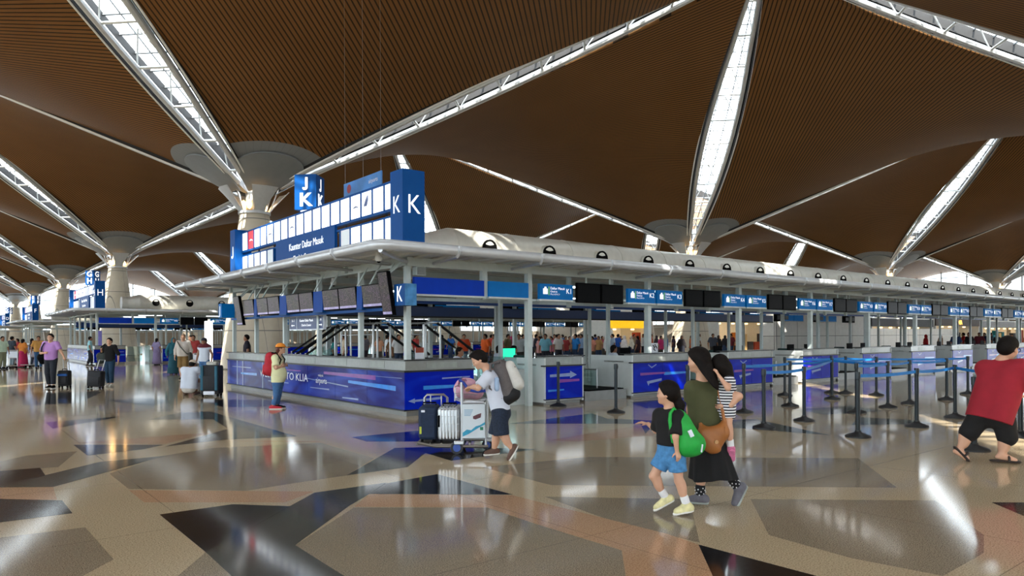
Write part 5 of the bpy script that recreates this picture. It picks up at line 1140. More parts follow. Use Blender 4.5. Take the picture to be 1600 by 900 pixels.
def rollbag(label, px, py, w, h, d, m, accent=None, hx=0., hh=.45, tilt=0.):
    x, y = G(px, py); t = thing('suitcase', label, 'suitcase', (x, y, 0), YAW-PI/2); R = Matrix.Rotation(tilt, 3, 'Y')
    T = lambda p: tuple(R @ Vector(p))
    b = MB(); b.rbox(T((0, 0, .06+h/2)), (w, d, h), .05, R, 3); b.build('shell', m, t, True, True)
    MB().rbox(T((0, -d/2-.01, .06+h*.4)), (w*.8, .05, h*.5), .02, R).build('front_pocket', m, t, True, True)
    if accent: MB().rbox(T((0, -d/2-.012, .06+h*.72)), (w*.92, .06, h*.14), .012, R).build('accent_band', accent, t, True)
    for q in (-1, 1):
        MB().cyl(T((q*w*.4-.02, d*.3, .035)), T((q*w*.4+.02, d*.3, .035)), .035, n=10).build('wheel', BLACKP, t, True); MB().cyl(T((q*w*.4-.02, -d*.3, .035)), T((q*w*.4+.02, -d*.3, .035)), .035, n=10).build('wheel', BLACKP, t, True)
    MB().tube([T((-.09, d*.4, h)), T((-.09+hx, d*.4, h+hh)), T((.09+hx, d*.4, h+hh)), T((.09, d*.4, h))], .012, 6).build('pull_handle', STEEL, t, True)
    MB().tube([T((-.08, 0, h+.05)), T((-.07, 0, h+.1)), T((.07, 0, h+.1)), T((.08, 0, h+.05))], .014, 6).build('carry_handle', BLACKP, t, True, True)
    return t
NYL = mat('black_nylon', (26, 28, 34), .7, 0, .2, 20); rollbag('small black wheeled bag with a blue band pulled by the man in lilac', 101, 606, .33, .5, .25, NYL, mat('blue_band', (20, 90, 170), .6), -.03, .42)
t, J, HP, HR = simple('woman in black top and blue jeans walking with a black suitcase', 171, 604, 1.6, (.0, -1, 0), BLKC, TEALD, B=.92, stride=.07, sleeve=1.1, shoes=WSOLE, mod=dict(elr=(-.26, .02, 1.12), wrr=(-.2, -.12, 1.2), ell=(.27, .03, 1.06), wrl=(.3, -.02, .84)))
BG = thing('sling_bag', 'dark shoulder bag beside the woman in the black top', 'bag', t.location, t.rotation_euler[2]); blob('bag_body', [cap((-.34, .05, 1.0), (-.24, .05, 1.02), .12, .12, .05, (0, 1, 0), .7), cap((-.32, .05, .86), (-.24, .05, .88), .12, .12, .05, (0, 1, 0), .7)], .018, mat('bag_dark_green', (26, 38, 34), .6), BG); MB().tube([(-.3, 0, 1.1), (-.2, -.12, 1.3), (-.14, .0, 1.4), (-.2, .14, 1.2)], .015, 6).build('strap', BLACKP, BG, True, True)
rollbag('plain black upright suitcase pulled by the woman in the black top', 149, 607, .45, .5, .28, NYL, None, .1, .4, .06)
# crouching man, seen from behind
WSH = mat('white_shirt', (208, 216, 230), .85, 0, .05, 6, bump=.22); x, y = G(298, 618); t = thing('person', 'man in white shirt and cap crouching on the floor beside a big case', 'person', (x, y, 0), YAW-PI/2)
J = {k: V3(v) for k, v in dict(head=(.02, .1, .85), face=(.35, .9, -.25), headup=(0, .2, 1), neck=(-.02, .03, .74), chest=(-.03, 0, .6), pel=(-.04, -.03, .28), shl=(-.2, .02, .7), shr=(.17, .04, .7), ell=(-.22, .2, .45), elr=(.33, .15, .55), wrl=(-.05, .4, .42), wrr=(.42, .3, .42), hipl=(-.12, -.02, .26), hipr=(.06, -.02, .26), knl=(-.24, .38, .42), knr=(.16, .4, .42), anl=(-.16, .02, .1), anr=(.1, .04, .1), tol=(-.2, .18, .03), tor=(.14, .2, .03), front=(.1, .95, -.2)).items()}
figure(t, J, SKIN2, .016, 1.0, 1.08, feet=False); hp, HP, HR = head_prims(J['head'], J['face'], J['headup'], 1.); hairmesh(t, HP, HR, HAIR, 1., .016); blob('cap', [ell(HP(0, -.01, .05), V3(.094, .11, .085), HR), cap(HP(0, .08, .045), HP(0, .15, .03), .07, .05, .02, HR[2], .2)], .013, mat('cream_cap', (205, 185, 165), .85), t, [(HP(0, 0, .03), -HR[2])])
top(t, J, WSH, .016, 1., 1.1, sleeve=1.85, hem=.06, puff=.03); legs(t, J, mat('cream_trousers', (200, 196, 190), .85), .016, 1., 1.05, length=1.85, puff=.02)
for q in 'lr': shoe(t, J['an'+q], J['to'+q], J['an'+q]*[1, 1, 0]+V3(0, -.06, 0), mat('brown_shoe', (92, 66, 54)), DARK, .012)
x, y = G(331, 618); bigc = rollbag('big black and teal upright suitcase beside the crouching man', 331, 619, .5, .78, .36, NYL, None, 0, .1)
for q in (-1, 1): MB().rbox((q*.19, -.19, .5), (.08, .06, .66), .02).build('teal_side', mat('teal_nylon', (34, 90, 112), .7), bigc, True)
MB().rbox((0, -.2, .1), (.3, .06, .1), .02).build('kick_plate', WHITED, bigc, True); MB().rbox((.02, 0, .89), (.3, .2, .1), .04).build('parcel', mat('parcel', (190, 188, 180), .8, 0, .4, 8), bigc, True)
x, y = G(309, 615); gb = thing('duffel_bag', 'grey open bag on the floor in front of the crouching man', 'bag', (x, y, 0), YAW-PI/2); blob('bag_body', [cap((-.05, .1, .14), (.25, .1, .16), .14, .16, .03)], .016, mat('grey_canvas', (128, 124, 112), .9, 0, .2, 10), gb, [((0, 0, .004), (0, 0, -1))]); MB().tube([(-.03, -.02, .25), (.02, -.04, .36), (.18, -.04, .36), (.22, -.02, .26)], .013, 6).build('handle', BLACKP, gb, True, True)
KHA = mat('khaki_cotton', (132, 104, 60), .85, 0, .1, 8, bump=.22); CRM = mat('cream_shirt', (206, 198, 190), .85, 0, .05, 6, bump=.22); GRS = mat('strap_grey', (92, 92, 86), .8)
t, J, HP, HR = simple('man in cream shirt and khaki shorts with a cross strap walking', 286, 594, 1.72, (.25, -1, 0), CRM, KHA, hair=mat('grey_brown_hair', (110, 84, 64), .5), sleeve=1.6, plen=.95, stride=.12, B=1.12, shoes=BLACKP)
BG = thing('sling_bag', 'grey strap bag across the man in the cream shirt', 'bag', t.location, t.rotation_euler[2]); MB().tube([(-.17, -.1, 1.45), (-.02, -.19, 1.25), (.2, -.17, 1.0), (.26, -.0, .95), (.1, .19, 1.2), (-.17, .12, 1.42), (-.17, -.1, 1.45)], .022, 6).build('strap', GRS, BG, True, True); blob('bag_body', [cap((.28, -.03, .95), (.28, -.03, .8), .1, .1, .03, (1, 0, 0), .6)], .018, mat('bag_grey', (70, 68, 62), .8), BG)
t, J, HP, HR = simple('boy in white raglan shirt with maroon sleeves and dark cap', 319, 604, 1.58, (-.1, -1, 0), WSH, mat('blue_jeans', (62, 104, 152)), B=.92, sleeve=.2, skin=SKIN2, hat=mat('navy_cap', (24, 30, 48), .8))
top(t, {**J, 'chest': J['neck']*.5+J['chest']*.5, 'pel': J['chest']}, mat('maroon_cotton', (96, 26, 40), .85), .016, .93, .8, sleeve=1.1, hem=-.12, puff=.028, name='sleeves')
t, J, HP, HR = simple('man in pale turquoise shirt and dark trousers leaning on the far counter', 141, 572, 1.68, (.8, .5, 0), mat('turquoise_shirt', (150, 205, 215), .85), DARKJ, vox=.022, stride=.1, skin=SKIN2)
# luggage cart behind the boy
def cart(label, px, py, rz=0., bag=None):
    x, y = G(px, py); c = thing('luggage_cart', label, 'trolley', (x, y, 0), YAW-PI/2+rz, 'carts further back')
    b = MB()
    for q in (-.25, .25): b.tube([(q, -.4, .15), (q, .35, .12), (q, .38, .95)], .022, 6)
    b.cyl((-.25, .38, .95), (.25, .38, .95), .025, n=6); b.cyl((-.25, -.4, .15), (.25, -.4, .15), .02, n=6); b.cyl((-.25, .36, .55), (.25, .36, .55), .018, n=6); b.build('frame', STEEL, c, True, True)
    MB().rbox((0, .37, .72), (.46, .02, .36), .006).build('advert_board', WHITED, c, True)
    MB().rbox((0, 0, .14), (.46, .7, .02), .006).build('platform', mat('worn_steel', (128, 122, 114)), c, True)
    for p in ((-.24, .3), (.24, .3), (0, -.36)): MB().cyl((p[0]-.02, p[1], .06), (p[0]+.02, p[1], .06), .06, n=10).build('wheel', BLACKP, c, True)
cart('luggage cart standing behind the boy in the raglan shirt', 306, 590); cart('luggage cart at the far left, beside the person in orange and magenta', 47, 574); cart('luggage cart at the far left, beside the person in a grey top', 12, 576)
# the group at the far left of the hall, and the queue behind the counters
PROT = {}
def proto(kind):
    root = bpy.data.objects.new('person', None); COL.objects.link(root); WL[root.name] = (0, 0, 0)
    if kind == 'man': J = stance(1.7)
    elif kind == 'woman': J = stance(1.58, sw=.88)
    elif kind == 'walker': J = stance(1.7, stride=.16)
    elif kind == 'hijab': J = stance(1.58, sw=.9)
    else: J = stance(1.56, sw=.88)
    s = 1.7/1.7 if kind in ('man', 'walker') else .93; v = .026
    figure(root, J, SKIN2, v, s, 1.05, feet=False); hp, HP, HR = head_prims(J['head'], J['face'], V3(0, 0, 1), s)
    if kind == 'hijab': blob('headscarf', [ell(HP(0, -.015, .02), V3(.1, .112, .125)*s, HR), cap(HP(0, -.02, -.08), J['chest']+V3(0, 0, .06), .09, .19, .06, (0, 1, 0), .7)], v, BLKC, root, [(HP(0, .055, 0), HR[1]*.9+HR[2]*.1-HR[2]*.0)]) 
    else: hairmesh(root, HP, HR, HAIR, s, v, long=.22 if kind in ('woman', 'sari') else 0.)
    top(root, J, WSH, v, s, 1.05, sleeve=.7 if kind != 'hijab' else 1.9, hem=.05 if kind in ('man', 'walker') else .12, puff=.024)
    if kind in ('hijab', 'sari'):
        b = MB(); b.lathe([(.12, .95), (.19, .86), (.2, .6), (.23, .3), (.26, .06), (.2, .05)], n=18); b.build('long_skirt', DARKJ, root, True, 'full')
    else: legs(root, J, DARKJ, v, s, 1.05, puff=.016)
    for q in 'lr': a = J['an'+q]; shoe(root, a, a*[1, 1, 0]+V3(0, -.17, 0), a*[1, 1, 0]+V3(0, .06, 0), BLACKP, DARK, .02, s)
    return root
MC = {}
def cmat(c):
    if c not in MC: MC[c] = mat('cloth_%d_%d_%d' % c, c, .85, 0, .1, 8)
    return MC[c]
NAMES = {}
def extra_person(kind, label, x, y, shirt, pants, rz, group, hairc=None, z=0.):
    if kind not in PROT: r = PROT[kind] = proto(kind); tag(r, label, 'person', group)
    else:
        r = copy_tree(PROT[kind], None, (x, y, z), rz); r['label'] = label
        if group: r['group'] = group
        elif 'group' in r: del r['group']
    r.location = (x, y, z); r.rotation_euler = (0, 0, rz)
    for c in r.children:
        m = {'shirt': shirt, 'trousers': pants, 'long_skirt': pants, 'headscarf': hairc}.get(c.name.split('.')[0])
        if m is not None: c.material_slots[0].link = 'OBJECT'; c.material_slots[0].material = cmat(m)
    return r
FACE = YAW-PI/2
LEFT = [('man', 4, 577, (190, 215, 195), (120, 125, 100), 1.2, 'person in pale green top at the left end of the cart queue'), ('man', 19, 574, (40, 50, 62), (120, 140, 150), 2.8, 'person in dark grey top and light trousers near the far left carts'),
        ('sari', 36, 574, (200, 120, 40), (176, 20, 80), 3.0, 'woman in orange top and magenta skirt with long dark hair'), ('woman', 50, 572, (60, 40, 40), (40, 50, 70), 2.2, 'woman in dark brown top behind the person in lilac'),
        ('man', 60, 577, (190, 140, 70), (40, 80, 120), .6, 'person in mustard top and blue jeans half behind the man in lilac'), ('woman', 27, 570, (150, 30, 40), (60, 50, 80), -.6, 'woman in dark red top among the far left queue'),
        ('sari', 245, 570, (132, 122, 160), (124, 112, 150), 2.9, 'person in grey lilac dress in front of the H counter'), ('hijab', 271, 585, (30, 100, 116), (26, 80, 96), .8, 'woman in teal robe and headscarf behind the man in khaki shorts'),
        ('man', 302, 586, (170, 60, 60), (70, 70, 80), .3, 'person in dull red shirt between the man in khaki shorts and the boy'), ('man', 298, 580, (30, 30, 36), (30, 34, 44), -.4, 'person in black behind the boy in the raglan shirt')]
for kd, px, py, sh, pa, rz, lab in LEFT:
    x, y = G(px, py); extra_person(kd, lab, x, y, sh, pa, FACE+rz, None, sh)
CR = [(385, 26.5, 'man', (34, 30, 44)), (523, 27.5, 'woman', (16, 116, 116)), (537, 28.5, 'man', (205, 190, 165)), (606, 30, 'man', (214, 222, 226)), (613, 28.4, 'woman', (110, 80, 50)), (623, 27, 'man', (225, 228, 232)), (650, 33, 'man', (180, 60, 60)), (725, 28, 'man', (196, 72, 30)),
      (758, 25.2, 'man', (226, 96, 28)), (772, 27.5, 'man', (170, 165, 150)), (783, 31, 'woman', (200, 40, 80)), (794, 28, 'man', (100, 88, 60)), (811, 24.9, 'man', (196, 204, 208)), (826, 29, 'woman', (170, 190, 205)), (838, 31, 'man', (30, 36, 56)), (843, 27, 'woman', (214, 160, 160)), (852, 25.6, 'man', (120, 186, 206)), (861, 29, 'woman', (214, 120, 160)), (873, 27.5, 'man', (226, 226, 222)), (884, 30, 'woman', (150, 50, 50)), (890, 33, 'woman', (196, 160, 130)),
      (899, 27, 'man', (22, 116, 186)), (908, 29.5, 'man', (130, 160, 200)), (925, 28, 'woman', (210, 140, 120)), (935, 30, 'woman', (180, 140, 90)), (946, 26.6, 'hijab', (222, 226, 226)), (957, 29, 'man', (150, 170, 190)), (966, 31, 'man', (20, 80, 170)), (976, 27.5, 'hijab', (228, 224, 224)), (986, 30, 'hijab', (214, 210, 196)), (996, 28, 'woman', (60, 34, 44)), (1005, 32, 'man', (190, 196, 200)),
      (1033, 28, 'woman', (210, 50, 120)), (1041, 29.5, 'man', (30, 90, 170)), (1052, 33, 'woman', (52, 40, 60)), (1065, 28.6, 'hijab', (36, 30, 34)), (1080, 30, 'woman', (200, 110, 60)), (1114, 27, 'man', (70, 76, 90)), (1123, 28, 'hijab', (20, 18, 22)), (1133, 29.5, 'hijab', (28, 26, 34)), (1142, 28, 'man', (110, 30, 40)), (917, 35, 'man', (90, 40, 40)), (1093, 34, 'man', (200, 200, 196)), (870, 36, 'man', (60, 66, 80)), (799, 35, 'hijab', (150, 40, 90)), (822, 37, 'man', (40, 90, 110))]
CR += [(768, 34, 'man', (190, 60, 50)), (804, 36, 'woman', (206, 196, 190)), (817, 33, 'man', (90, 84, 70)), (831, 36, 'man', (200, 200, 205)), (846, 34, 'hijab', (40, 40, 60)), (866, 33, 'man', (150, 60, 60)), (879, 37, 'man', (70, 120, 170)), (895, 35, 'hijab', (206, 200, 200)), (904, 38, 'man', (120, 40, 50)), (913, 32, 'man', (60, 60, 70)), (930, 36, 'man', (30, 60, 130)), (941, 34, 'woman', (190, 90, 110)), (952, 36, 'man', (210, 214, 214)), (970, 38, 'woman', (60, 50, 60)), (991, 36, 'man', (160, 140, 110)), (1018, 34, 'man', (190, 90, 60)), (1026, 37, 'hijab', (50, 44, 60)), (777, 38, 'man', (60, 80, 120)), (634, 36, 'woman', (160, 60, 70)), (690, 35, 'man', (70, 80, 90)), (704, 38, 'man', (30, 90, 160)), (570, 34, 'man', (90, 90, 100)), (592, 37, 'woman', (200, 150, 120))]
RC = [(1447, 19.5, 'hijab', (186, 24, 36)), (1493, 15.5, 'man', (26, 54, 94)), (1505, 18, 'man', (196, 40, 36)), (1514, 15.8, 'man', (24, 24, 30)), (1530, 17, 'man', (100, 24, 40)), (1538, 18.5, 'man', (30, 40, 80)), (1548, 17.5, 'man', (60, 62, 70)), (1558, 19.5, 'woman', (36, 36, 44)), (1470, 20.5, 'woman', (150, 120, 90))]
CN = lambda c: min([('black', (22, 20, 26)), ('white', (222, 224, 224)), ('grey', (150, 160, 170)), ('dark grey', (66, 70, 84)), ('red', (190, 40, 50)), ('maroon', (104, 30, 40)), ('orange', (220, 96, 40)), ('brown', (108, 84, 54)), ('cream', (205, 190, 160)), ('pink', (212, 140, 150)), ('magenta', (205, 45, 110)), ('blue', (26, 100, 178)), ('navy', (28, 46, 86)), ('pale blue', (130, 178, 206)), ('teal', (20, 110, 116))], key=lambda k: sum((a-b)**2 for a, b in zip(k[1], c)))[0]
seen = {}
ANCH = [(560, 'behind the direction sign'), (645, 'between the posts of the J side'), (700, 'behind the corner post'), (768, 'above the trolley man'), (800, 'left of the green screen'), (835, 'below the mid blue fascia'), (862, 'below the left half of sign K1'), (895, 'below the right half of sign K1'), (932, 'below the left black monitor beside K1'), (968, 'below the right black monitor before K2'), (990, 'below the left half of sign K2'), (1014, 'below the right half of sign K2'), (1058, 'below sign K3'), (1100, 'above the woman in olive'), (1160, 'right of the carried child'), (1480, 'beyond the sixth wide desk'), (1522, 'left of the man in dark red, beyond the belts'), (9999, 'directly behind the man in dark red')]
PL = lambda px: [w for k, w in ANCH if px < k][0]
for px, Yp, kd, sh in CR+RC:
    x = X_at(px, Yp); nm = f"{'headscarfed woman' if kd == 'hijab' else 'woman' if kd == 'woman' else 'man'} in {CN(sh)} queueing {PL(px)}"
    seen.setdefault(nm, []).append(px); i = len(seen[nm])
    if i > 1: nm += [', the farther one', ', the third such', ', the fourth such'][i-2]
    r = extra_person(kd, nm, x, Yp, sh, ((30, 34, 48), (60, 56, 50), (40, 60, 90))[int(px) % 3], FACE+rng.uniform(-2.2, 2.2) if px != 1493 else FACE+PI, 'people queueing behind the counters', sh)
# staff seated behind the desks
def seated(label, x, y, rz, shirt, head=None):
    t = thing('person', label, 'person', (x, y, 0), rz)
    J = {k: V3(v) for k, v in dict(head=(0, -.03, 1.2), face=(0, -1, -.2), neck=(0, .0, 1.06), chest=(0, .02, .92), pel=(0, .06, .56), shl=(.17, .02, 1.01), shr=(-.17, .02, 1.01), ell=(.24, -.06, .77), elr=(-.24, -.06, .77), wrl=(.14, -.3, .8), wrr=(-.14, -.3, .8), hipl=(.09, .02, .53), hipr=(-.09, .02, .53), knl=(.11, -.4, .52), knr=(-.11, -.4, .52), anl=(.11, -.4, .09), anr=(-.11, -.4, .09), tol=(.12, -.56, .03), tor=(-.12, -.56, .03), front=(0, -1, 0)).items()}
    figure(t, J, SKIN2, .018, .98, 1., feet=False); hp, HP, HR = head_prims(J['head'], J['face'], V3(0, 0, 1), .98); hairmesh(t, HP, HR, HAIR if head is None else head, .98, .018, long=.05)
    top(t, J, shirt, .018, .98, 1., sleeve=.8, puff=.022); legs(t, J, DARKJ, .018, .98, 1., puff=.016)
    for q in 'lr': a = J['an'+q]; shoe(t, a, a*[1, 1, 0]+V3(0, -.17, 0), a*[1, 1, 0]+V3(0, .06, 0), BLACKP, DARK, .016)
    s_ = thing('stool', f'dark stool under the {label}', 'stool', (x, y, 0), rz); MB().rbox((0, .1, .41), (.44, .42, .06), .02).build('seat', DARK, s_, True); MB().cyl((0, .1, .02), (0, .1, .39), .035).build('stem', DARK, s_, True); MB().lathe([(.22, 0), (.22, .02), (.05, .04)], (0, .1, 0)).build('base', DARK, s_, True)
for px, yy, lab in ((717, 15.2, 'clerk in white shirt seated behind the corner counter'), (779, 17.2, 'clerk in white shirt seated left of the narrow desk'), (802, 16.4, 'clerk in white shirt seated beside the green screen'), (958, 15.0, 'clerk in white shirt seated behind the first wide desk'), (1016, 17.0, 'clerk in white shirt seated farther back behind the first wide desk')):
    seated(lab, X_at(px, yy), yy, .6 if px < 760 else 1.2, WSH)
# ---------------------------------------------------------------- queue barriers
def post(px, py, lab):
    x, y = G(px, py); t = thing('barrier_post', lab, 'barrier post', (x, y, 0), 0, 'black queue barrier posts')
    if 'bp' not in SHARE:
        SHARE['bp'] = [MB().lathe([(.19, 0), (.19, .02), (.175, .035), (.06, .075), (.045, .09), (.045, .11)], n=24).build('base', mat('base_rubber', (26, 26, 27), .45, 0, .1), t, True, True), MB().lathe([(.033, .1), (.033, .9), (.04, .905), (.04, 1.0), (.036, 1.015)], n=14).build('pole', STAN, t, True, True), MB().rbox((.038, 0, .955), (.02, .04, .06), .004).build('belt_clip', BLACKP, t, True)]
    else:
        for o in SHARE['bp']: c = o.copy(); COL.objects.link(c); c.parent = t
    return (x, y)
SP = {}
for key, px, py, lab in [('a', 872, 635, 'in front of the narrow desk with the white arrow'), ('b', 962, 645, 'in front of the first baggage belt'), ('c', 1074, 650, 'hidden behind the woman in olive'), ('d', 1162, 645, 'first one right of the carried child, set back'), ('e', 1193, 669, 'at the near left corner of the queue lanes'), ('f', 1234, 635, 'second in the middle lane row'), ('g', 1256, 658, 'second in the near left lane row'), ('h', 1226, 618, 'leftmost in the farthest lane row'), ('i', 1300, 624, 'third in the middle lane row'), ('j', 1299, 614, 'just behind another post in the farthest row'), ('k', 1321, 615, 'third in the farthest lane row'), ('l', 1340, 683, 'nearest one with the largest base'), ('m', 1338, 645, 'directly behind the nearest post'), ('n', 1369, 618, 'fourth in the middle lane row'), ('o', 1387, 637, 'fourth in the near lane row'), ('p', 1421, 631, 'fifth in the near lane row'), ('q', 1432, 667, 'second in the nearest row'), ('r', 1479, 625, 'sixth in the near lane row'), ('s', 1492, 653, 'third in the nearest row, left of the man in red'), ('u', 1512, 616, 'far one left of the man in red'), ('v', 1522, 704, 'directly behind the legs of the man in red'), ('w', 1594, 683, 'at the right edge behind the man in red')]:
    SP[key] = post(px, py, f'black queue barrier post, {lab}')
def belt(a, b, lab, z=.955):
    A, B_ = Vector((*SP[a], z)), Vector((*SP[b], z)); d = (B_-A).normalized(); A += d*.04; B_ -= d*.04; nv = Vector((-d.y, d.x, 0))*.0015; m = MB(); up = Vector((0, 0, .026))
    n = 8; pts = [A.lerp(B_, i/n)-Vector((0, 0, .02*math.sin(PI*i/n))) for i in range(n+1)]; vs = []
    for p in pts: vs += [p-nv-up, p+nv-up, p+nv+up, p-nv+up]
    fs = [(i*4+k, i*4+(k+1) % 4, i*4+4+(k+1) % 4, i*4+4+k) for i in range(n) for k in range(4)]+[(0, 1, 2, 3), (n*4+3, n*4+2, n*4+1, n*4)]
    tag(m.add(vs, fs).build('queue_belt', BELT), f'blue queue belt {lab}', 'queue belt', 'blue queue belts')
for a, b, l in [('e', 'g', 'at the near left corner of the lanes'), ('g', 'i', 'from the near left row back to the middle row'), ('d', 'f', 'on the left end of the middle row'), ('f', 'i', 'between second and third posts of the middle row'), ('h', 'k', 'on the left end of the farthest row'), ('i', 'n', 'right of the third post in the middle row'), ('k', 'n', 'in the farthest row'), ('n', 'u', 'in the far row ending left of the man in red'), ('l', 'q', 'between the two nearest posts'), ('q', 's', 'second in the nearest row'), ('s', 'w', 'passing behind the man in red'), ('i', 'o', 'crossing to the near lane row'), ('o', 'p', 'short one in the near lane row'), ('p', 'r', 'right end of the near lane row'), ('m', 'o', 'behind the nearest post')]:
    belt(a, b, l)
# ---------------------------------------------------------------- behind the counters
def incline(label, x, y, L=1.7, flip=1, zt=1.95):
    t = thing('belt_lift', label, 'conveyor', (x, y, 0), 0, 'steel framed inclined belts')
    for yy in (y, y+.7):
        MB().tube([(x, yy, 0), (x, yy, zt-.05), (x+.08*flip, yy, zt), (x+.45*flip, yy, zt), (x+.5*flip, yy, zt-.05), (x+.5*flip, yy, 0)], .028, 8).build('side_frame', STEEL, t, False, True); MB().cyl((x+L*flip, yy, 0), (x+L*flip, yy, 1.15), .025, n=8).build('leg', STEEL, t, False, True)
    MB().cyl((x, y, zt-.3), (x, y+.7, zt-.3), .02).build('crossbar', STEEL, t, False, True)
    for yy in (y, y+.7): MB().tube([(x+.4*flip, yy, zt+.0), (x+L*flip, yy, 1.1)], .035, 6).build('handrail', DARK, t)
    MB().prism([(x+.3*flip, .85), (x+L*flip, .3), (x+L*flip, .45), (x+.3*flip, 1.05)], y+.05, y+.65, 'xzy').build('belt', BLACKP, t); MB().prism([(x+.9*flip, .6), (x+(L+.5)*flip, .6), (x+L*flip, 1.0), (x+.9*flip, 1.3)], y-.02, y, 'xzy').build('side_glass', GLASSP, t)
for px, yy, l, f in ((662, 15.6, 'inclined belt with steel frame right of the front corner post', 1), (583, 16.6, 'inclined belt with steel frame between the two nearest J side posts', 1), (565, 19.0, 'inclined belt with steel frame behind the second J side post', -1), (548, 21.5, 'inclined belt with steel frame behind the direction sign', -1)):
    incline(l, X_at(px, yy), yy, flip=f)
def placard(label, px, Yp, py0, py1, w, m, extra=None):
    x = X_at(px, Yp); z0, z1 = Z_at(px, py1, x, Yp), Z_at(px, py0, x, Yp); t = thing('placard', label, 'placard', (x, Yp, z0)); MB().rbox((x, Yp, (z0+z1)/2), (w, .02, z1-z0), .005).build('board', m, t)
    MB().box((x, Yp+.06, z0+.02), (w*.6, .1, .04)).build('foot', DARK, t); return t, x, (z0+z1)/2, z1-z0
t, x, z, h = placard('white placard with a black runner figure on the first wide desk', 1022, 12.75, 536, 552.5, .3, WHITED)
b = MB(); b.tube([(x-.07, 12.735, z+.09), (x-.01, 12.735, z+.03), (x+.06, 12.735, z+.06), (x+.1, 12.735, z+.0)], .014, 5); b.tube([(x-.01, 12.735, z+.03), (x-.03, 12.735, z-.03), (x+.03, 12.735, z-.06)], .013, 5); b.sph((x+.02, 12.735, z+.09), .02, 8); b.build('figure_print', BLACKP, t)
t, x, z, h = placard('small white placard with red heading beside the front corner post', 655, 13.0, 543, 562, .2, WHITED); MB().bx(x-.1, x+.1, 12.984, 12.988, z+.02, z+h/2).build('red_heading', mat('brick_red', (160, 70, 50), .6), t)
placard('small white card on the right part of the first wide desk ledge', 1153, 12.75, 533, 549, .14, WHITED)
t = thing('computer_monitor', 'green lit computer screen behind the counter beside a seated clerk', 'monitor', (X_at(794, 15.5), 15.5, .94)); x = X_at(794, 15.5)
MB().rbox((x, 15.5, 1.12), (.5, .04, .32), .01).build('housing', BLACKP, t); MB().bx(x-.23, x+.23, 15.474, 15.479, .98, 1.26).build('display', mat('green_screen', (30, 200, 150), .4, 0, .05, emit=.8), t); MB().cyl((x, 15.52, .0), (x, 15.52, 1.0), .03).build('stand', DARK, t)
for k in range(8):
    for q in (0, 1):
        x = DX[k+1]+.55+1.1*q; t = thing('computer_monitor', f'dark computer monitor on desk number {k*2+q+2} counted along the K aisle', 'monitor', (x, Y0+.75, .94), 0, 'monitors on the check-in desks')
        if 'cm' not in SHARE: SHARE['cm'] = [MB().rbox((0, 0, .2), (.42, .03, .27), .01).build('housing', BLACKP, t, True), MB().cyl((0, .03, 0), (0, .03, .2), .02).build('stand', DARK, t, True), MB().lathe([(.1, 0), (.1, .012)], (0, .03, 0), 14).build('foot', DARK, t, True)]
        else:
            for o in SHARE['cm']: c = o.copy(); COL.objects.link(c); c.parent = t
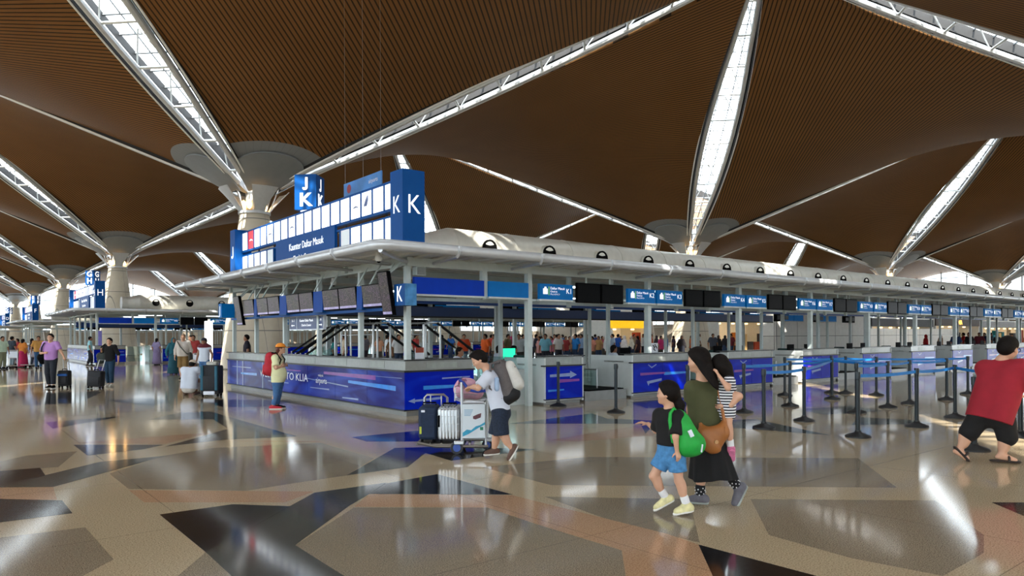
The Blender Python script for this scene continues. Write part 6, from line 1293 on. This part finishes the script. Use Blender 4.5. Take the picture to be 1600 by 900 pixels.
# white clad core, partition and shops behind the desks on the right
xa, xb = X_at(1212, 26.0), X_at(1357, 26.0)
struct(MB().bx(xa, xb, 26.0, 27.1, 0, 5.2).build('wall_core', WPANEL), 'tall white panelled wall block behind the desks')
t = thing('notice', 'small white notice with red heading on the white wall block', 'notice', (X_at(1226, 25.97), 25.97, 3.1)); x = X_at(1226, 25.97); MB().bx(x-.45, x+.45, 25.95, 25.99, 2.7, 3.5).build('sheet', WHITED, t); MB().bx(x-.4, x+.4, 25.94, 25.95, 3.32, 3.44).build('red_heading', mat('notice_red', (190, 40, 50), .6), t)
struct(MB().bx(xb+.2, 84, 30.0, 30.4, 0, 2.15).build('wall_low', WPANEL), 'low white partition behind the desks')
SHOPC = [(150, 60, 40), (220, 190, 130), (30, 120, 140), (235, 235, 230), (190, 120, 50), (60, 60, 66)]
def shop(label, px0, px1, Yp, z0, z1, fascia, sign=None, dep=3., emit_back=1.0):
    xa, xb = X_at(px0, Yp), X_at(px1, Yp); t = thing('shop_front', label, 'shop', ((xa+xb)/2, Yp, 0))
    MB().bx(xa, xb, Yp+dep-.1, Yp+dep, 0, z1).build('back_wall', mat('shop_back', (214, 196, 160), .6, 0, .15, .6, emit=.25), t); b = MB(); b.bx(xa, xa+.2, Yp, Yp+dep, 0, z1); b.build('side_wall', WHITEP, t); MB().bx(xb-.2, xb, Yp, Yp+dep, 0, z1).build('side_wall', WHITEP, t)
    MB().bx(xa, xb, Yp-.05, Yp+.1, z1-.8, z1).build('fascia', fascia, t); MB().bx(xa, xb, Yp, Yp+dep, z1, z1+.1).build('roof', WHITEP, t)
    n = int((xb-xa)/1.1); r2 = random.Random(int(px0))
    for i in range(n):
        x = xa+.4+i*1.1; h = r2.uniform(.7, 1.9); MB().bx(x, x+.8, Yp+.6, Yp+1.1, 0, h+z0*.3).build('display_stand', cmat(r2.choice(SHOPC)), t)
    for i in range(max(1, n//2)): x = xa+.9+i*2.2; MB().cyl((x, Yp+.5, z1-.95), (x, Yp+.5, z1-.85), .14, n=10).build('ceiling_lamp', LAMPM, t)
    if sign: text(sign, .75, mat('orange_letters', (250, 180, 70), .4, 0, .02, emit=1.6), t, ((xa+xb)/2, Yp-.07, z1-.4), (1, 0, 0), depth_=.02)
    return t
shop('shop with a bright yellow fascia behind the queue', 955, 1012, 40, 0, 3.0, mat('yellow_fascia', (240, 190, 20), .5, 0, .05, emit=.4))
shop('shop with a white front and bright goods left of the white wall block', 1122, 1206, 40, 0, 3.6, WHITEP)
shop('shop with glowing orange letters above the low white partition', 1462, 1530, 33, 1.0, 3.35, mat('brown_fascia', (70, 52, 40), .6), 'ONIA'); shop('dim shop with dark fascia right of the white wall block', 1362, 1458, 33, 1.0, 3.2, mat('dark_fascia_board', (60, 58, 60), .6)); shop('dim shop at the right end behind the man in red', 1534, 1680, 33, 1.0, 3.2, mat('grey_fascia', (150, 150, 150), .6))
x, y = G(326, 576); t = thing('light_box', 'tall bright white advertising light box in front of the H counter', 'light box', (x, y, 0), YAW-PI/2); MB().rbox((0, 0, 1.25), (.36, .2, 2.35), .02).build('box', LIT, t, True); MB().rbox((0, 0, .04), (.5, .3, .08), .01).build('base', STEEL, t, True)
x, y = G(155, 567); t = thing('banner_stand', 'tall purple printed banner stand beside the H counter end', 'banner', (x, y, 0), YAW-PI/2); MB().rbox((0, 0, 1.2), (.34, .03, 1.7), .005).build('banner', mat('purple_print', (110, 100, 180), .6, 0, .3, 3), t, True); MB().rbox((0, 0, .17), (.4, .2, .34), .01).build('base', DARK, t, True)
